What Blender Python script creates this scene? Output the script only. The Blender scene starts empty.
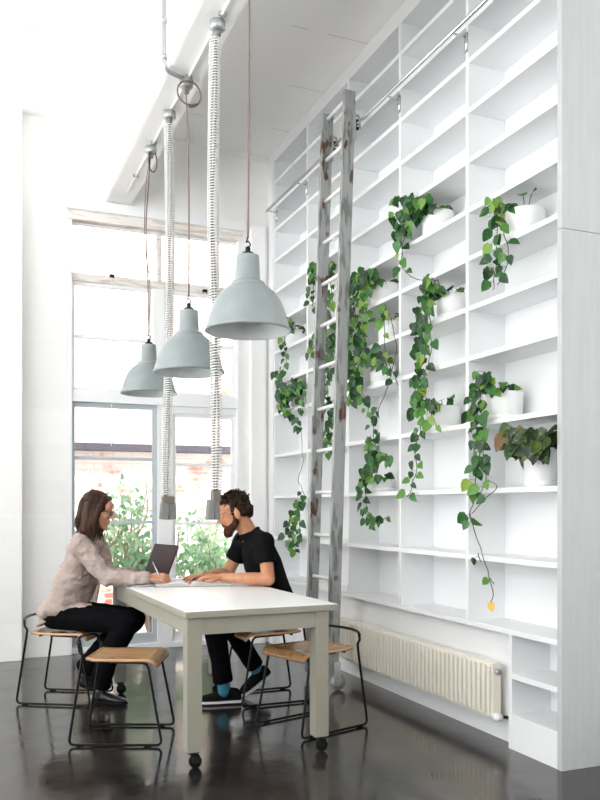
import bpy, bmesh, math, random
from mathutils import Vector, Matrix, noise, Euler
random.seed(7)
V = Vector
PI = math.pi
scn = bpy.context.scene
COL = scn.collection

# ---------------------------------------------------------------- camera frame
FPX = 825.0; VX = -40.0; CY = 506.0; EYE = 1.28
YAW = math.atan((300 - VX) / FPX)
FW = (math.sin(YAW), math.cos(YAW)); RT = (math.cos(YAW), -math.sin(YAW))
def at(px, py, X=None, Y=None, Z=None, D=None):
    a = (px - 300) / FPX; b = -(py - CY) / FPX
    r = V((FW[0] + a * RT[0], FW[1] + a * RT[1], b))
    if X is not None: s = X / r.x
    elif Y is not None: s = Y / r.y
    elif Z is not None: s = (Z - EYE) / r.z
    else: s = D
    return V((s * r.x, s * r.y, EYE + s * r.z))

cam = bpy.data.cameras.new('camera')
co = bpy.data.objects.new('camera', cam); COL.objects.link(co)
co.location = (0, 0, EYE); co.rotation_euler = (PI / 2, 0, -YAW)
cam.lens = FPX / 800 * 36; cam.sensor_width = 36; cam.shift_y = (CY - 400) / 800
cam.clip_start = 0.05
scn.camera = co

# ---------------------------------------------------------------- materials
def mat(name, col, rough=.5, metal=0, spec=.5, bump=0, bscale=40, col2=None, cscale=6, c0=.4, c1=.6, detail=4, trans=0, sheen=0, coat=0, stretch=None):
    m = bpy.data.materials.new(name); m.use_nodes = True
    nt = m.node_tree; b = nt.nodes['Principled BSDF']
    b.inputs['Base Color'].default_value = (*col, 1)
    b.inputs['Roughness'].default_value = rough
    b.inputs['Metallic'].default_value = metal
    b.inputs['Specular IOR Level'].default_value = spec
    if sheen: b.inputs['Sheen Weight'].default_value = sheen
    if coat: b.inputs['Coat Weight'].default_value = coat; b.inputs['Coat Roughness'].default_value = .15
    tc = nt.nodes.new('ShaderNodeTexCoord')
    src = tc.outputs['Object']
    if stretch:
        mp = nt.nodes.new('ShaderNodeMapping'); mp.inputs['Scale'].default_value = stretch
        nt.links.new(src, mp.inputs['Vector']); src = mp.outputs['Vector']
    if col2:
        n = nt.nodes.new('ShaderNodeTexNoise'); n.inputs['Scale'].default_value = cscale; n.inputs['Detail'].default_value = detail
        r = nt.nodes.new('ShaderNodeValToRGB')
        r.color_ramp.elements[0].position = c0; r.color_ramp.elements[1].position = c1
        r.color_ramp.elements[0].color = (*col, 1); r.color_ramp.elements[1].color = (*col2, 1)
        nt.links.new(src, n.inputs['Vector']); nt.links.new(n.outputs['Fac'], r.inputs['Fac'])
        nt.links.new(r.outputs['Color'], b.inputs['Base Color'])
    if bump:
        n2 = nt.nodes.new('ShaderNodeTexNoise'); n2.inputs['Scale'].default_value = bscale; n2.inputs['Detail'].default_value = 3
        bp = nt.nodes.new('ShaderNodeBump'); bp.inputs['Strength'].default_value = bump; bp.inputs['Distance'].default_value = .01
        nt.links.new(src, n2.inputs['Vector']); nt.links.new(n2.outputs['Fac'], bp.inputs['Height'])
        nt.links.new(bp.outputs['Normal'], b.inputs['Normal'])
    return m

def brick_mat(name, base, mortar, red=None, bw=.23, bh=.075, bump=.4, rs=1.2, r0=.52, r1=.62):
    m = bpy.data.materials.new(name); m.use_nodes = True
    nt = m.node_tree; b = nt.nodes['Principled BSDF']; b.inputs['Roughness'].default_value = .8
    tc = nt.nodes.new('ShaderNodeTexCoord'); mp = nt.nodes.new('ShaderNodeMapping')
    mp.inputs['Rotation'].default_value = (PI / 2, 0, 0)
    nt.links.new(tc.outputs['Object'], mp.inputs['Vector'])
    br = nt.nodes.new('ShaderNodeTexBrick')
    br.inputs['Scale'].default_value = 1; br.inputs['Brick Width'].default_value = bw; br.inputs['Row Height'].default_value = bh
    br.inputs['Mortar Size'].default_value = .008; br.inputs['Mortar Smooth'].default_value = .3
    br.inputs['Color1'].default_value = (*base, 1); br.inputs['Color2'].default_value = (*[c * .95 for c in base], 1)
    br.inputs['Mortar'].default_value = (*mortar, 1)
    nt.links.new(mp.outputs['Vector'], br.inputs['Vector'])
    out = br.outputs['Color']
    if red:
        n = nt.nodes.new('ShaderNodeTexNoise'); n.inputs['Scale'].default_value = rs; n.inputs['Detail'].default_value = 8; n.inputs['Roughness'].default_value = .7
        r = nt.nodes.new('ShaderNodeValToRGB'); r.color_ramp.elements[0].position = r0; r.color_ramp.elements[1].position = r1
        nt.links.new(tc.outputs['Object'], n.inputs['Vector']); nt.links.new(n.outputs['Fac'], r.inputs['Fac'])
        inv = nt.nodes.new('ShaderNodeMath'); inv.operation = 'SUBTRACT'; inv.inputs[0].default_value = 1
        nt.links.new(br.outputs['Fac'], inv.inputs[1])
        mu = nt.nodes.new('ShaderNodeMath'); mu.operation = 'MULTIPLY'
        nt.links.new(r.outputs['Color'], mu.inputs[0]); nt.links.new(inv.outputs[0], mu.inputs[1])
        mx = nt.nodes.new('ShaderNodeMixRGB'); mx.inputs['Color2'].default_value = (*red, 1)
        nt.links.new(mu.outputs[0], mx.inputs['Fac']); nt.links.new(out, mx.inputs['Color1']); out = mx.outputs['Color']
    nt.links.new(out, b.inputs['Base Color'])
    bp = nt.nodes.new('ShaderNodeBump'); bp.inputs['Strength'].default_value = bump; bp.inputs['Distance'].default_value = .006
    bp.invert = True
    nt.links.new(br.outputs['Fac'], bp.inputs['Height']); nt.links.new(bp.outputs['Normal'], b.inputs['Normal'])
    return m

def leaf_mat(name, stops, trans=.25):
    m = bpy.data.materials.new(name); m.use_nodes = True
    nt = m.node_tree; b = nt.nodes['Principled BSDF']; b.inputs['Roughness'].default_value = .38
    g = nt.nodes.new('ShaderNodeNewGeometry'); r = nt.nodes.new('ShaderNodeValToRGB')
    els = r.color_ramp.elements
    els[0].position = stops[0][0]; els[0].color = (*stops[0][1], 1)
    els[1].position = stops[-1][0]; els[1].color = (*stops[-1][1], 1)
    for p, c in stops[1:-1]:
        e = els.new(p); e.color = (*c, 1)
    nt.links.new(g.outputs['Random Per Island'], r.inputs['Fac'])
    tc = nt.nodes.new('ShaderNodeTexCoord'); n = nt.nodes.new('ShaderNodeTexNoise'); n.inputs['Scale'].default_value = 55
    nt.links.new(tc.outputs['Object'], n.inputs['Vector'])
    rr = nt.nodes.new('ShaderNodeValToRGB'); rr.color_ramp.elements[0].position = .58; rr.color_ramp.elements[1].position = .72
    nt.links.new(n.outputs['Fac'], rr.inputs['Fac'])
    mx = nt.nodes.new('ShaderNodeMixRGB'); mx.inputs['Color2'].default_value = (.32, .5, .12, 1)
    ml = nt.nodes.new('ShaderNodeMath'); ml.operation = 'MULTIPLY'; ml.inputs[1].default_value = .35
    nt.links.new(rr.outputs['Color'], ml.inputs[0]); nt.links.new(ml.outputs[0], mx.inputs['Fac'])
    nt.links.new(r.outputs['Color'], mx.inputs['Color1']); nt.links.new(mx.outputs['Color'], b.inputs['Base Color'])
    t = nt.nodes.new('ShaderNodeBsdfTranslucent'); ms = nt.nodes.new('ShaderNodeMixShader'); ms.inputs['Fac'].default_value = trans
    nt.links.new(mx.outputs['Color'], t.inputs['Color'])
    nt.links.new(b.outputs[0], ms.inputs[1]); nt.links.new(t.outputs[0], ms.inputs[2])
    nt.links.new(ms.outputs[0], nt.nodes['Material Output'].inputs['Surface'])
    return m

def glass_mat(name):
    m = bpy.data.materials.new(name); m.use_nodes = True; nt = m.node_tree
    nt.nodes.remove(nt.nodes['Principled BSDF'])
    t = nt.nodes.new('ShaderNodeBsdfTransparent'); t.inputs['Color'].default_value = (.97, .98, .98, 1)
    g = nt.nodes.new('ShaderNodeBsdfGlossy'); g.inputs['Roughness'].default_value = .02
    f = nt.nodes.new('ShaderNodeFresnel'); f.inputs['IOR'].default_value = 1.35
    ms = nt.nodes.new('ShaderNodeMixShader')
    nt.links.new(f.outputs[0], ms.inputs['Fac']); nt.links.new(t.outputs[0], ms.inputs[1]); nt.links.new(g.outputs[0], ms.inputs[2])
    nt.links.new(ms.outputs[0], nt.nodes['Material Output'].inputs['Surface'])
    return m

def floor_mat():
    m = mat('polished_concrete', (.014, .0125, .012), .2, spec=.85, col2=(.045, .038, .035), cscale=1.6, c0=.38, c1=.7, detail=9)
    nt = m.node_tree; b = nt.nodes['Principled BSDF']
    tc = nt.nodes.new('ShaderNodeTexCoord')
    n = nt.nodes.new('ShaderNodeTexNoise'); n.inputs['Scale'].default_value = 3.5; n.inputs['Detail'].default_value = 6
    r = nt.nodes.new('ShaderNodeMapRange'); r.inputs['From Min'].default_value = .3; r.inputs['From Max'].default_value = .7
    r.inputs['To Min'].default_value = .07; r.inputs['To Max'].default_value = .24
    nt.links.new(tc.outputs['Object'], n.inputs['Vector']); nt.links.new(n.outputs['Fac'], r.inputs['Value']); nt.links.new(r.outputs[0], b.inputs['Roughness'])
    n2 = nt.nodes.new('ShaderNodeTexNoise'); n2.inputs['Scale'].default_value = 9; n2.inputs['Detail'].default_value = 5
    bp = nt.nodes.new('ShaderNodeBump'); bp.inputs['Strength'].default_value = .12; bp.inputs['Distance'].default_value = .01
    nt.links.new(tc.outputs['Object'], n2.inputs['Vector']); nt.links.new(n2.outputs['Fac'], bp.inputs['Height']); nt.links.new(bp.outputs['Normal'], b.inputs['Normal'])
    return m

def wood_mat():
    m = bpy.data.materials.new('oak_seat'); m.use_nodes = True; nt = m.node_tree; b = nt.nodes['Principled BSDF']; b.inputs['Roughness'].default_value = .26; b.inputs['Coat Weight'].default_value = .5; b.inputs['Coat Roughness'].default_value = .2
    tc = nt.nodes.new('ShaderNodeTexCoord'); mp = nt.nodes.new('ShaderNodeMapping'); mp.inputs['Scale'].default_value = (3, 40, 40)
    n = nt.nodes.new('ShaderNodeTexNoise'); n.inputs['Scale'].default_value = 1.5; n.inputs['Detail'].default_value = 6
    r = nt.nodes.new('ShaderNodeValToRGB'); r.color_ramp.elements[0].position = .3; r.color_ramp.elements[1].position = .7
    r.color_ramp.elements[0].color = (.42, .21, .085, 1); r.color_ramp.elements[1].color = (.6, .34, .16, 1)
    nt.links.new(tc.outputs['Object'], mp.inputs['Vector']); nt.links.new(mp.outputs['Vector'], n.inputs['Vector'])
    nt.links.new(n.outputs['Fac'], r.inputs['Fac']); nt.links.new(r.outputs['Color'], b.inputs['Base Color'])
    return m

def peel_mat():
    m = mat('peeling_paint', (.34, .35, .34), .55, col2=(.10, .035, .02), cscale=10, c0=.60, c1=.64, detail=6, bump=.5, bscale=30, stretch=(1, 1, .45))
    nt = m.node_tree; b = nt.nodes['Principled BSDF']
    # second layer: scuffed white paint
    tc = nt.nodes.new('ShaderNodeTexCoord'); n = nt.nodes.new('ShaderNodeTexNoise'); n.inputs['Scale'].default_value = 22; n.inputs['Detail'].default_value = 5
    mp = nt.nodes.new('ShaderNodeMapping'); mp.inputs['Scale'].default_value = (1.5, 1.5, .25)
    r = nt.nodes.new('ShaderNodeValToRGB'); r.color_ramp.elements[0].position = .5; r.color_ramp.elements[1].position = .62
    mx = nt.nodes.new('ShaderNodeMixRGB'); mx.inputs['Color2'].default_value = (.17, .175, .165, 1)
    old = b.inputs['Base Color'].links[0].from_socket
    nt.links.new(tc.outputs['Object'], mp.inputs['Vector']); nt.links.new(mp.outputs['Vector'], n.inputs['Vector']); nt.links.new(n.outputs['Fac'], r.inputs['Fac'])
    nt.links.new(r.outputs['Color'], mx.inputs['Fac']); nt.links.new(old, mx.inputs['Color1']); nt.links.new(mx.outputs['Color'], b.inputs['Base Color'])
    return m

def ceiling_mat():
    m = mat('ceiling_boards', (.94, .935, .925), .7, bump=.1, bscale=20)
    nt = m.node_tree; b = nt.nodes['Principled BSDF']
    tc = nt.nodes.new('ShaderNodeTexCoord'); sp = nt.nodes.new('ShaderNodeSeparateXYZ')
    nt.links.new(tc.outputs['Object'], sp.inputs[0])
    a = nt.nodes.new('ShaderNodeMath'); a.operation = 'MULTIPLY'; a.inputs[1].default_value = 1 / .75
    f = nt.nodes.new('ShaderNodeMath'); f.operation = 'FRACT'
    l = nt.nodes.new('ShaderNodeMath'); l.operation = 'LESS_THAN'; l.inputs[1].default_value = .006
    nn = nt.nodes.new('ShaderNodeTexNoise'); nn.inputs['Scale'].default_value = 1.3
    g = nt.nodes.new('ShaderNodeMath'); g.operation = 'GREATER_THAN'; g.inputs[1].default_value = .5
    mu = nt.nodes.new('ShaderNodeMath'); mu.operation = 'MULTIPLY'
    mx = nt.nodes.new('ShaderNodeMixRGB'); mx.inputs['Color1'].default_value = (.94, .935, .925, 1); mx.inputs['Color2'].default_value = (.42, .4, .38, 1)
    nt.links.new(sp.outputs['Y'], a.inputs[0]); nt.links.new(a.outputs[0], f.inputs[0]); nt.links.new(f.outputs[0], l.inputs[0])
    nt.links.new(tc.outputs['Object'], nn.inputs['Vector']); nt.links.new(nn.outputs['Fac'], g.inputs[0])
    nt.links.new(l.outputs[0], mu.inputs[0]); nt.links.new(g.outputs[0], mu.inputs[1]); nt.links.new(mu.outputs[0], mx.inputs['Fac'])
    nt.links.new(mx.outputs['Color'], b.inputs['Base Color'])
    return m

M = dict(
    floor=floor_mat(), ceil=ceiling_mat(),
    wall=brick_mat('painted_brick', (.90, .89, .87), (.885, .875, .855), bump=.25, bw=.9, bh=.3),
    plaster=mat('white_plaster', (.93, .925, .91), .7, bump=.12, bscale=14),
    case=mat('white_board', (.80, .81, .812), .42, bump=.03, bscale=60),
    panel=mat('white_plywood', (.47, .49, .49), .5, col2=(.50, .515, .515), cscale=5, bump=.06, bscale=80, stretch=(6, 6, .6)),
    frame=mat('window_paint', (.88, .885, .89), .45, bump=.1, bscale=30),
    framedark=mat('grey_steel_sash', (.50, .55, .58), .45),
    framepeel=mat('worn_window_paint', (.82, .79, .75), .6, col2=(.62, .5, .42), cscale=9, c0=.48, c1=.66, detail=8, bump=.3, stretch=(.6, 1, 6)),
    glass=glass_mat('clear_glass'),
    brickout=brick_mat('whitewashed_brick', (.62, .56, .53), (.5, .45, .43), red=(.42, .13, .08), rs=1.4, r0=.5, r1=.62, bump=.5),
    ground=mat('pale_gravel', (.75, .73, .7), .8, bump=.4, bscale=60),
    darksteel=mat('dark_steel', (.035, .03, .045), .5),
    tabletop=mat('white_tabletop', (.84, .84, .82), .38, bump=.02, bscale=50),
    tablepaint=mat('putty_paint', (.28, .268, .215), .5, bump=.08, bscale=20, stretch=(4, 4, 1)),
    black=mat('black_rod', (.004, .004, .004), .3, spec=.2),
    rubber=mat('black_rubber', (.005, .005, .005), .7, spec=.15),
    wood=wood_mat(),
    enamel=mat('grey_enamel', (.24, .275, .275), .3, coat=.2, col2=(.28, .315, .315), cscale=5),
    enamelin=mat('pale_enamel', (.6, .63, .63), .4),
    darkcap=mat('dark_cap', (.01, .01, .01), .45, spec=.25),
    cord=mat('brown_flex', (.18, .13, .10), .6),
    coil=mat('pale_coil', (.80, .80, .78), .45),
    socket=mat('grey_socket', (.19, .19, .18), .5),
    socket2=mat('taupe_socket', (.15, .13, .10), .5),
    galv=mat('galvanised', (.42, .44, .44), .4, metal=.6, bump=.1),
    chrome=mat('brushed_chrome', (.75, .76, .77), .22, metal=.9),
    whitepaint=mat('white_pipe', (.84, .84, .83), .4),
    ladder=peel_mat(),
    cream=mat('cream_enamel', (.80, .76, .66), .35),
    pot=mat('white_ceramic', (.88, .88, .87), .3),
    soil=mat('potting_soil', (.03, .02, .014), .9, bump=.8, bscale=120),
    leaf=leaf_mat('pothos_leaf', [(0, (.008, .04, .012)), (.35, (.018, .095, .022)), (.65, (.04, .17, .03)), (.9, (.12, .3, .04)), (1, (.3, .42, .06))]),
    leafdark=leaf_mat('dark_pothos_leaf', [(0, (.012, .03, .008)), (.5, (.035, .08, .015)), (.85, (.09, .14, .02)), (1, (.2, .09, .025))]),
    yellowleaf=mat('yellow_leaf', (.75, .42, .02), .4),
    vine=mat('vine_stem', (.07, .06, .03), .6),
    shrub=leaf_mat('shrub_leaf', [(0, (.14, .32, .18)), (.5, (.28, .5, .3)), (1, (.5, .68, .45))], .4),
    branch=mat('grey_branch', (.33, .28, .24), .8),
    skin=mat('fair_skin', (.56, .29, .19), .5, spec=.3, col2=(.50, .23, .14), cscale=12),
    skin2=mat('tanned_skin', (.50, .25, .145), .5, spec=.3, col2=(.44, .19, .10), cscale=12),
    lip=mat('lip', (.5, .16, .13), .45),
    eyewhite=mat('eye_white', (.8, .78, .75), .25), iris=mat('iris', (.04, .025, .015), .2),
    hairbrown=mat('brown_hair', (.016, .006, .003), .45, spec=.2, col2=(.06, .024, .010), cscale=30, stretch=(1, 1, .2)),
    hairdark=mat('dark_hair', (.010, .005, .003), .6, spec=.15, col2=(.035, .016, .008), cscale=40),
    beard=mat('beard_hair', (.03, .012, .006), .75, spec=.15, col2=(.075, .03, .014), cscale=60, bump=.7, bscale=220),
    linen=mat('linen', (.36, .29, .255), .85, col2=(.40, .33, .295), cscale=3, bump=.3, bscale=18, spec=.2),
    blackcloth=mat('black_cotton', (.005, .005, .0055), .9, bump=.3, bscale=30, spec=.08),
    trousers=mat('black_trousers', (.004, .004, .005), .95, bump=.2, bscale=20, spec=.06),
    blackshoe=mat('black_leather', (.012, .012, .014), .28),
    knit=mat('dark_knit', (.006, .006, .007), .85, spec=.1, bump=.5, bscale=150),
    sole=mat('white_sole', (.75, .75, .73), .5),
    sock=mat('blue_sock', (.03, .17, .25), .8),
    glasses=mat('dark_glasses', (.01, .007, .006), .3), wire=mat('wire_glasses', (.35, .3, .25), .3, metal=.8),
    screen=mat('dark_screen', (.03, .010, .012), .3, spec=.25), laptop=mat('silver_laptop', (.55, .56, .57), .35, metal=.6),
    paper=mat('page_paper', (.82, .82, .80), .6, col2=(.55, .55, .54), cscale=14, c0=.52, c1=.7),
    paperedge=mat('page_edges', (.45, .44, .42), .7), pen=mat('silver_pen', (.5, .5, .5), .25, metal=.7),
)

# ---------------------------------------------------------------- mesh helpers
def link(name, bm, m, parent=None, smooth=False, loc=None, mats=None):
    me = bpy.data.meshes.new(name); bm.to_mesh(me); bm.free()
    for mm in (mats or [m]): me.materials.append(mm)
    if smooth:
        for p in me.polygons: p.use_smooth = True
    o = bpy.data.objects.new(name, me); COL.objects.link(o)
    if parent is not None: o.parent = parent
    if loc is not None: o.location = loc
    return o
def thing(name, label, cat, loc=(0, 0, 0), rz=0, group=None):
    o = bpy.data.objects.new(name, None); COL.objects.link(o); o.empty_display_size = .1
    o.location = loc; o.rotation_euler = (0, 0, rz); o['label'] = label; o['category'] = cat
    if group: o['group'] = group
    return o
def tag(o, label, cat, group=None):
    o['label'] = label; o['category'] = cat
    if group: o['group'] = group
    return o
def struct(o, label=None):
    o['kind'] = 'structure'
    if label: o['label'] = label; 
    return o
def dup(root, loc=None, rz=None, label=None):
    r = root.copy(); COL.objects.link(r)
    if loc is not None: r.location = loc
    if rz is not None: r.rotation_euler = (0, 0, rz)
    if label: r['label'] = label
    for ch in list(root.children):
        c = ch.copy(); COL.objects.link(c); c.parent = r
        for g in list(ch.children):
            d = g.copy(); COL.objects.link(d); d.parent = c
    return r

def box(bm, x0, x1, y0, y1, z0, z1, bev=0, mi=0):
    r = bmesh.ops.create_cube(bm, size=1)
    vs = r['verts']
    bmesh.ops.scale(bm, vec=(x1 - x0, y1 - y0, z1 - z0), verts=vs)
    bmesh.ops.translate(bm, vec=((x0 + x1) / 2, (y0 + y1) / 2, (z0 + z1) / 2), verts=vs)
    if bev:
        es = list({e for v in vs for e in v.link_edges})
        bmesh.ops.bevel(bm, geom=es, offset=bev, segments=2, affect='EDGES', profile=.7)
    return vs
def bx(name, m, dims, parent=None, bev=0):
    bm = bmesh.new(); box(bm, *dims, bev=bev); return link(name, bm, m, parent)

def smooth_path(pts, n=6, closed=False):
    pts = [V(p) for p in pts]; out = []
    N = len(pts)
    rng = range(N if closed else N - 1)
    for i in rng:
        p0 = pts[(i - 1) % N] if (closed or i > 0) else pts[0] * 2 - pts[1]
        p1 = pts[i]; p2 = pts[(i + 1) % N]
        p3 = pts[(i + 2) % N] if (closed or i + 2 < N) else p2 * 2 - p1
        for k in range(n):
            t = k / n
            out.append(.5 * ((2 * p1) + (p2 - p0) * t + (2 * p0 - 5 * p1 + 4 * p2 - p3) * t * t + (3 * p1 - p0 - 3 * p2 + p3) * t ** 3))
    if not closed: out.append(pts[-1])
    return out
def fillet(pts, r=.04, n=6):
    pts = [V(p) for p in pts]; out = [pts[0]]
    for i in range(1, len(pts) - 1):
        a, b, c = pts[i - 1], pts[i], pts[i + 1]
        d1 = (a - b); d2 = (c - b)
        rr = min(r, d1.length * .45, d2.length * .45)
        p = b + d1.normalized() * rr; q = b + d2.normalized() * rr
        for k in range(n + 1):
            t = k / n
            out.append(p * (1 - t) ** 2 + b * 2 * t * (1 - t) + q * t * t)
    out.append(pts[-1]); return out
def tube(bm, pts, r, seg=8, closed=False, caps=True):
    pts = [V(p) for p in pts]; N = len(pts)
    rad = r if callable(r) else (lambda t: r)
    T0 = (pts[1] - pts[0]).normalized()
    up = V((0, 0, 1)) if abs(T0.z) < .9 else V((1, 0, 0))
    n = (up - T0 * up.dot(T0)).normalized(); rings = []
    for i, p in enumerate(pts):
        if closed: T = (pts[(i + 1) % N] - pts[i - 1])
        else: T = pts[min(i + 1, N - 1)] - pts[max(i - 1, 0)]
        if T.length < 1e-9: T = T0.copy()
        T.normalize()
        n = (n - T * n.dot(T))
        if n.length < 1e-6: n = T.orthogonal()
        n.normalize(); b = T.cross(n)
        R = rad(i / max(1, N - 1))
        rings.append([bm.verts.new(p + (n * math.cos(2 * PI * k / seg) + b * math.sin(2 * PI * k / seg)) * R) for k in range(seg)])
    m = N if closed else N - 1
    for i in range(m):
        A = rings[i]; B = rings[(i + 1) % N]
        for k in range(seg):
            bm.faces.new((A[k], A[(k + 1) % seg], B[(k + 1) % seg], B[k]))
    if caps and not closed:
        bm.faces.new(rings[0][::-1]); bm.faces.new(rings[-1])
def tb(name, m, pts, r, parent=None, seg=8, closed=False):
    bm = bmesh.new(); tube(bm, pts, r, seg, closed); return link(name, bm, m, parent, True)
def lathe(bm, prof, seg=32, c=(0, 0, 0), capb=True, capt=True):
    c = V(c); rings = []
    for r, z in prof:
        rings.append([bm.verts.new(c + V((r * math.cos(2 * PI * k / seg), r * math.sin(2 * PI * k / seg), z))) for k in range(seg)])
    for A, B in zip(rings, rings[1:]):
        for k in range(seg): bm.faces.new((A[k], A[(k + 1) % seg], B[(k + 1) % seg], B[k]))
    if capb: bm.faces.new(rings[0][::-1])
    if capt: bm.faces.new(rings[-1])
def lt(name, m, prof, parent=None, c=(0, 0, 0), seg=32, capb=True, capt=True):
    bm = bmesh.new(); lathe(bm, prof, seg, c, capb, capt); o = link(name, bm, m, parent, True)
    return o

# ---------------------------------------------------------------- room shell
XF = 2.682                      # front plane of the shelving
CE = 4.575; YB = 7.3
struct(bx('floor', M['floor'], (-4.2, 3.6, -3.2, YB + .3, -.1, 0)))
struct(bx('ceiling', M['ceil'], (-4.2, 3.6, -3.2, YB + .3, CE, CE + .1)))
WX0, WX1, WZ1 = .855, 2.43, 3.90
bm = bmesh.new()
box(bm, -4.2, WX0, YB, YB + .3, 0, CE); box(bm, WX1, 3.6, YB, YB + .3, 0, CE); box(bm, WX0, WX1, YB, YB + .3, WZ1, CE)
bmesh.ops.remove_doubles(bm, verts=bm.verts, dist=.0001)
struct(link('wall_back', bm, M['wall']))
struct(bx('wall_right', M['plaster'], (3.4, 3.6, -3.2, YB, 0, CE)))
bm = bmesh.new()                 # unseen wall behind the camera; high opening added to lighten the ceiling
box(bm, -4.2, 3.4, -3.2, -3.0, 0, 3.0); box(bm, -4.2, 3.4, -3.2, -3.0, 4.35, CE)
for x in (-4.2, -1.0, 3.1): box(bm, x, x + .3, -3.2, -3.0, 3.0, 4.35)
struct(link('wall_front', bm, M['plaster']))
bm = bmesh.new()                 # left wall: piers between tall openings
box(bm, -4.2, -4, -3, YB, 0, .12); box(bm, -4.2, -4, -3, YB, 4.3, CE)
box(bm, -4.2, -4, -3, -1.2, .12, 4.3)  # unseen near end closed to cut the light on camera-facing sides
for y in (1.6, 4.4, 7.0): box(bm, -4.2, -4, y, y + .3, .12, 4.3)
struct(link('wall_left', bm, M['plaster']))
# pilaster in the left corner of the back wall
struct(bx('trim_1', M['wall'], (-.6, .475, YB - .12, YB, 0, CE), bev=.006))
struct(bx('trim_2', M['plaster'], (2.50, 2.64, YB - .05, YB, 0, 3.88), bev=.004))
# narrow filler strip between shelving and wall
struct(bx('trim_3', M['case'], (XF, 2.95, 7.165, YB, 0, CE - .002)))

# ---------------------------------------------------------------- window
def zpx(py, px=150): return at(px, py, Y=YB).z
win = bpy.data.objects.new('window_1', None); COL.objects.link(win); win['kind'] = 'structure'
win['label'] = 'tall timber window wall with glazed doors below a heavy transom'
y0, y1 = YB + .05, YB + .13
def wb(name, m, x0, x1, z0, z1, ya=y0, yb=y1, bev=.004): return bx(name, M[m], (x0, x1, ya, yb, z0, z1), win, bev)
wb('head_moulding', 'whitepaint' if False else 'frame', WX0 - .02, WX1 + .02, 3.83, 3.92, YB - .035, YB + .05)
wb('frame_head', 'framepeel', WX0, WX1, 3.745, 3.83, YB - .01, y1)
wb('jamb', 'frame', WX0, WX0 + .035, .0, 3.745, YB + .0, y1)
wb('jamb', 'frame', WX1 - .045, WX1, .0, 3.745, YB + .0, y1)
wb('transom', 'framepeel', WX0 + .035, WX1 - .045, 3.235, 3.30)
wb('transom', 'frame', WX0 + .035, WX1 - .045, 2.185, 2.285, YB + .02, y1)
wb('threshold', 'frame', WX0 + .035, WX1 - .045, 0, .05)
XM = 1.655
wb('mullion', 'framepeel', XM - .012, XM + .018, 3.30, 3.745)
wb('mullion', 'frame', XM - .05, XM + .05, 2.285, 3.235)
wb('mullion', 'frame', XM - .01, XM + .13, .05, 2.185)
def sash(x0, x1, z0, z1, bars, m, w=.04, wb_=.06, wl=None, wr=None):
    wl = wl or w; wr = wr or w
    s = bpy.data.objects.new('sash', None); COL.objects.link(s); s.parent = win
    bm = bmesh.new(); ya, yb = YB + .07, YB + .115
    box(bm, x0, x0 + wl, ya, yb, z0, z1); box(bm, x1 - wr, x1, ya, yb, z0, z1)
    box(bm, x0 + wl, x1 - wr, ya, yb, z1 - w, z1); box(bm, x0 + wl, x1 - wr, ya, yb, z0, z0 + wb_)
    link('sash_frame', bm, M[m], s)
    zs = [z0 + wb_] + bars + [z1 - w]
    for z in bars: bx('glazing_bar', M[m], (x0 + wl, x1 - wr, ya, yb, z - .013, z + .013), s)
    for a, b in zip(zs, zs[1:]): bx('pane', M['glass'], (x0 + wl, x1 - wr, YB + .09, YB + .094, a + .013 * (a != zs[0]), b - .013 * (b != zs[-1])), s)
sash(WX0 + .035, XM - .012, 3.30, 3.745, [], 'frame', .012, .012)
sash(XM + .018, WX1 - .045, 3.30, 3.745, [], 'frame', .012, .012)
sash(WX0 + .035, XM - .05, 2.285, 3.235, [2.76], 'frame', .03, .03)
sash(XM + .05, WX1 - .045, 2.285, 3.235, [2.76], 'frame', .03, .03)
sash(WX0 + .035, XM - .01, .05, 2.185, [1.70, 1.135], 'framedark', .04, .09, wl=.032)
sash(XM + .13, WX1 - .045, .05, 2.12, [1.66, 1.12], 'frame', .03, .09, wr=.035)
wb('sash_head', 'frame', XM + .13, WX1 - .045, 2.12, 2.185)
# hanging sash cords
for i, (px, ptop, pbot) in enumerate(((112, 276, 446), (205, 291, 440))):
    a = at(px, ptop, Y=YB + .03); b = at(px - 1, pbot, Y=YB + .03)
    c = thing('sash_cord', ('long' if i == 0 else 'short right-hand') + ' thin white pull cord hanging from the ' + ('left' if i == 0 else 'right') + ' half of the window transom', 'cord', (a.x, a.y, a.z))
    L = b - a
    tb('cord', M['whitepaint'], smooth_path([(0, 0, 0), (.003, 0, L.z * .5), (-.006, 0, L.z * .8), (L.x + .02, -.01, L.z * .93), (L.x, -.01, L.z)]), .0035, c, 6)
    bx('cord_hook', M['darkcap'], (-.02, .02, -.012, .02, -.01, .012), c, .003)

# ---------------------------------------------------------------- outside
YO = 10.2
struct(bx('trim_4', M['ground'], (-6, 9, YB + .3, YO + .2, -.12, -.02)))
yw = bx('courtyard_wall', M['brickout'], (-5, 9, YO, YO + .25, -.02, 7.5)); tag(yw, 'whitewashed brick wall across the yard seen through the window', 'wall'); yw['kind'] = 'structure'
a = at(70, 446, Y=YO - .12); 
g = bx('steel_gutter', M['darksteel'], (-1, 6, YO - .16, YO - .02, a.z - .045, a.z + .045), bev=.01)
tag(g, 'long dark steel gutter running across the brick wall outside the window', 'gutter')

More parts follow.
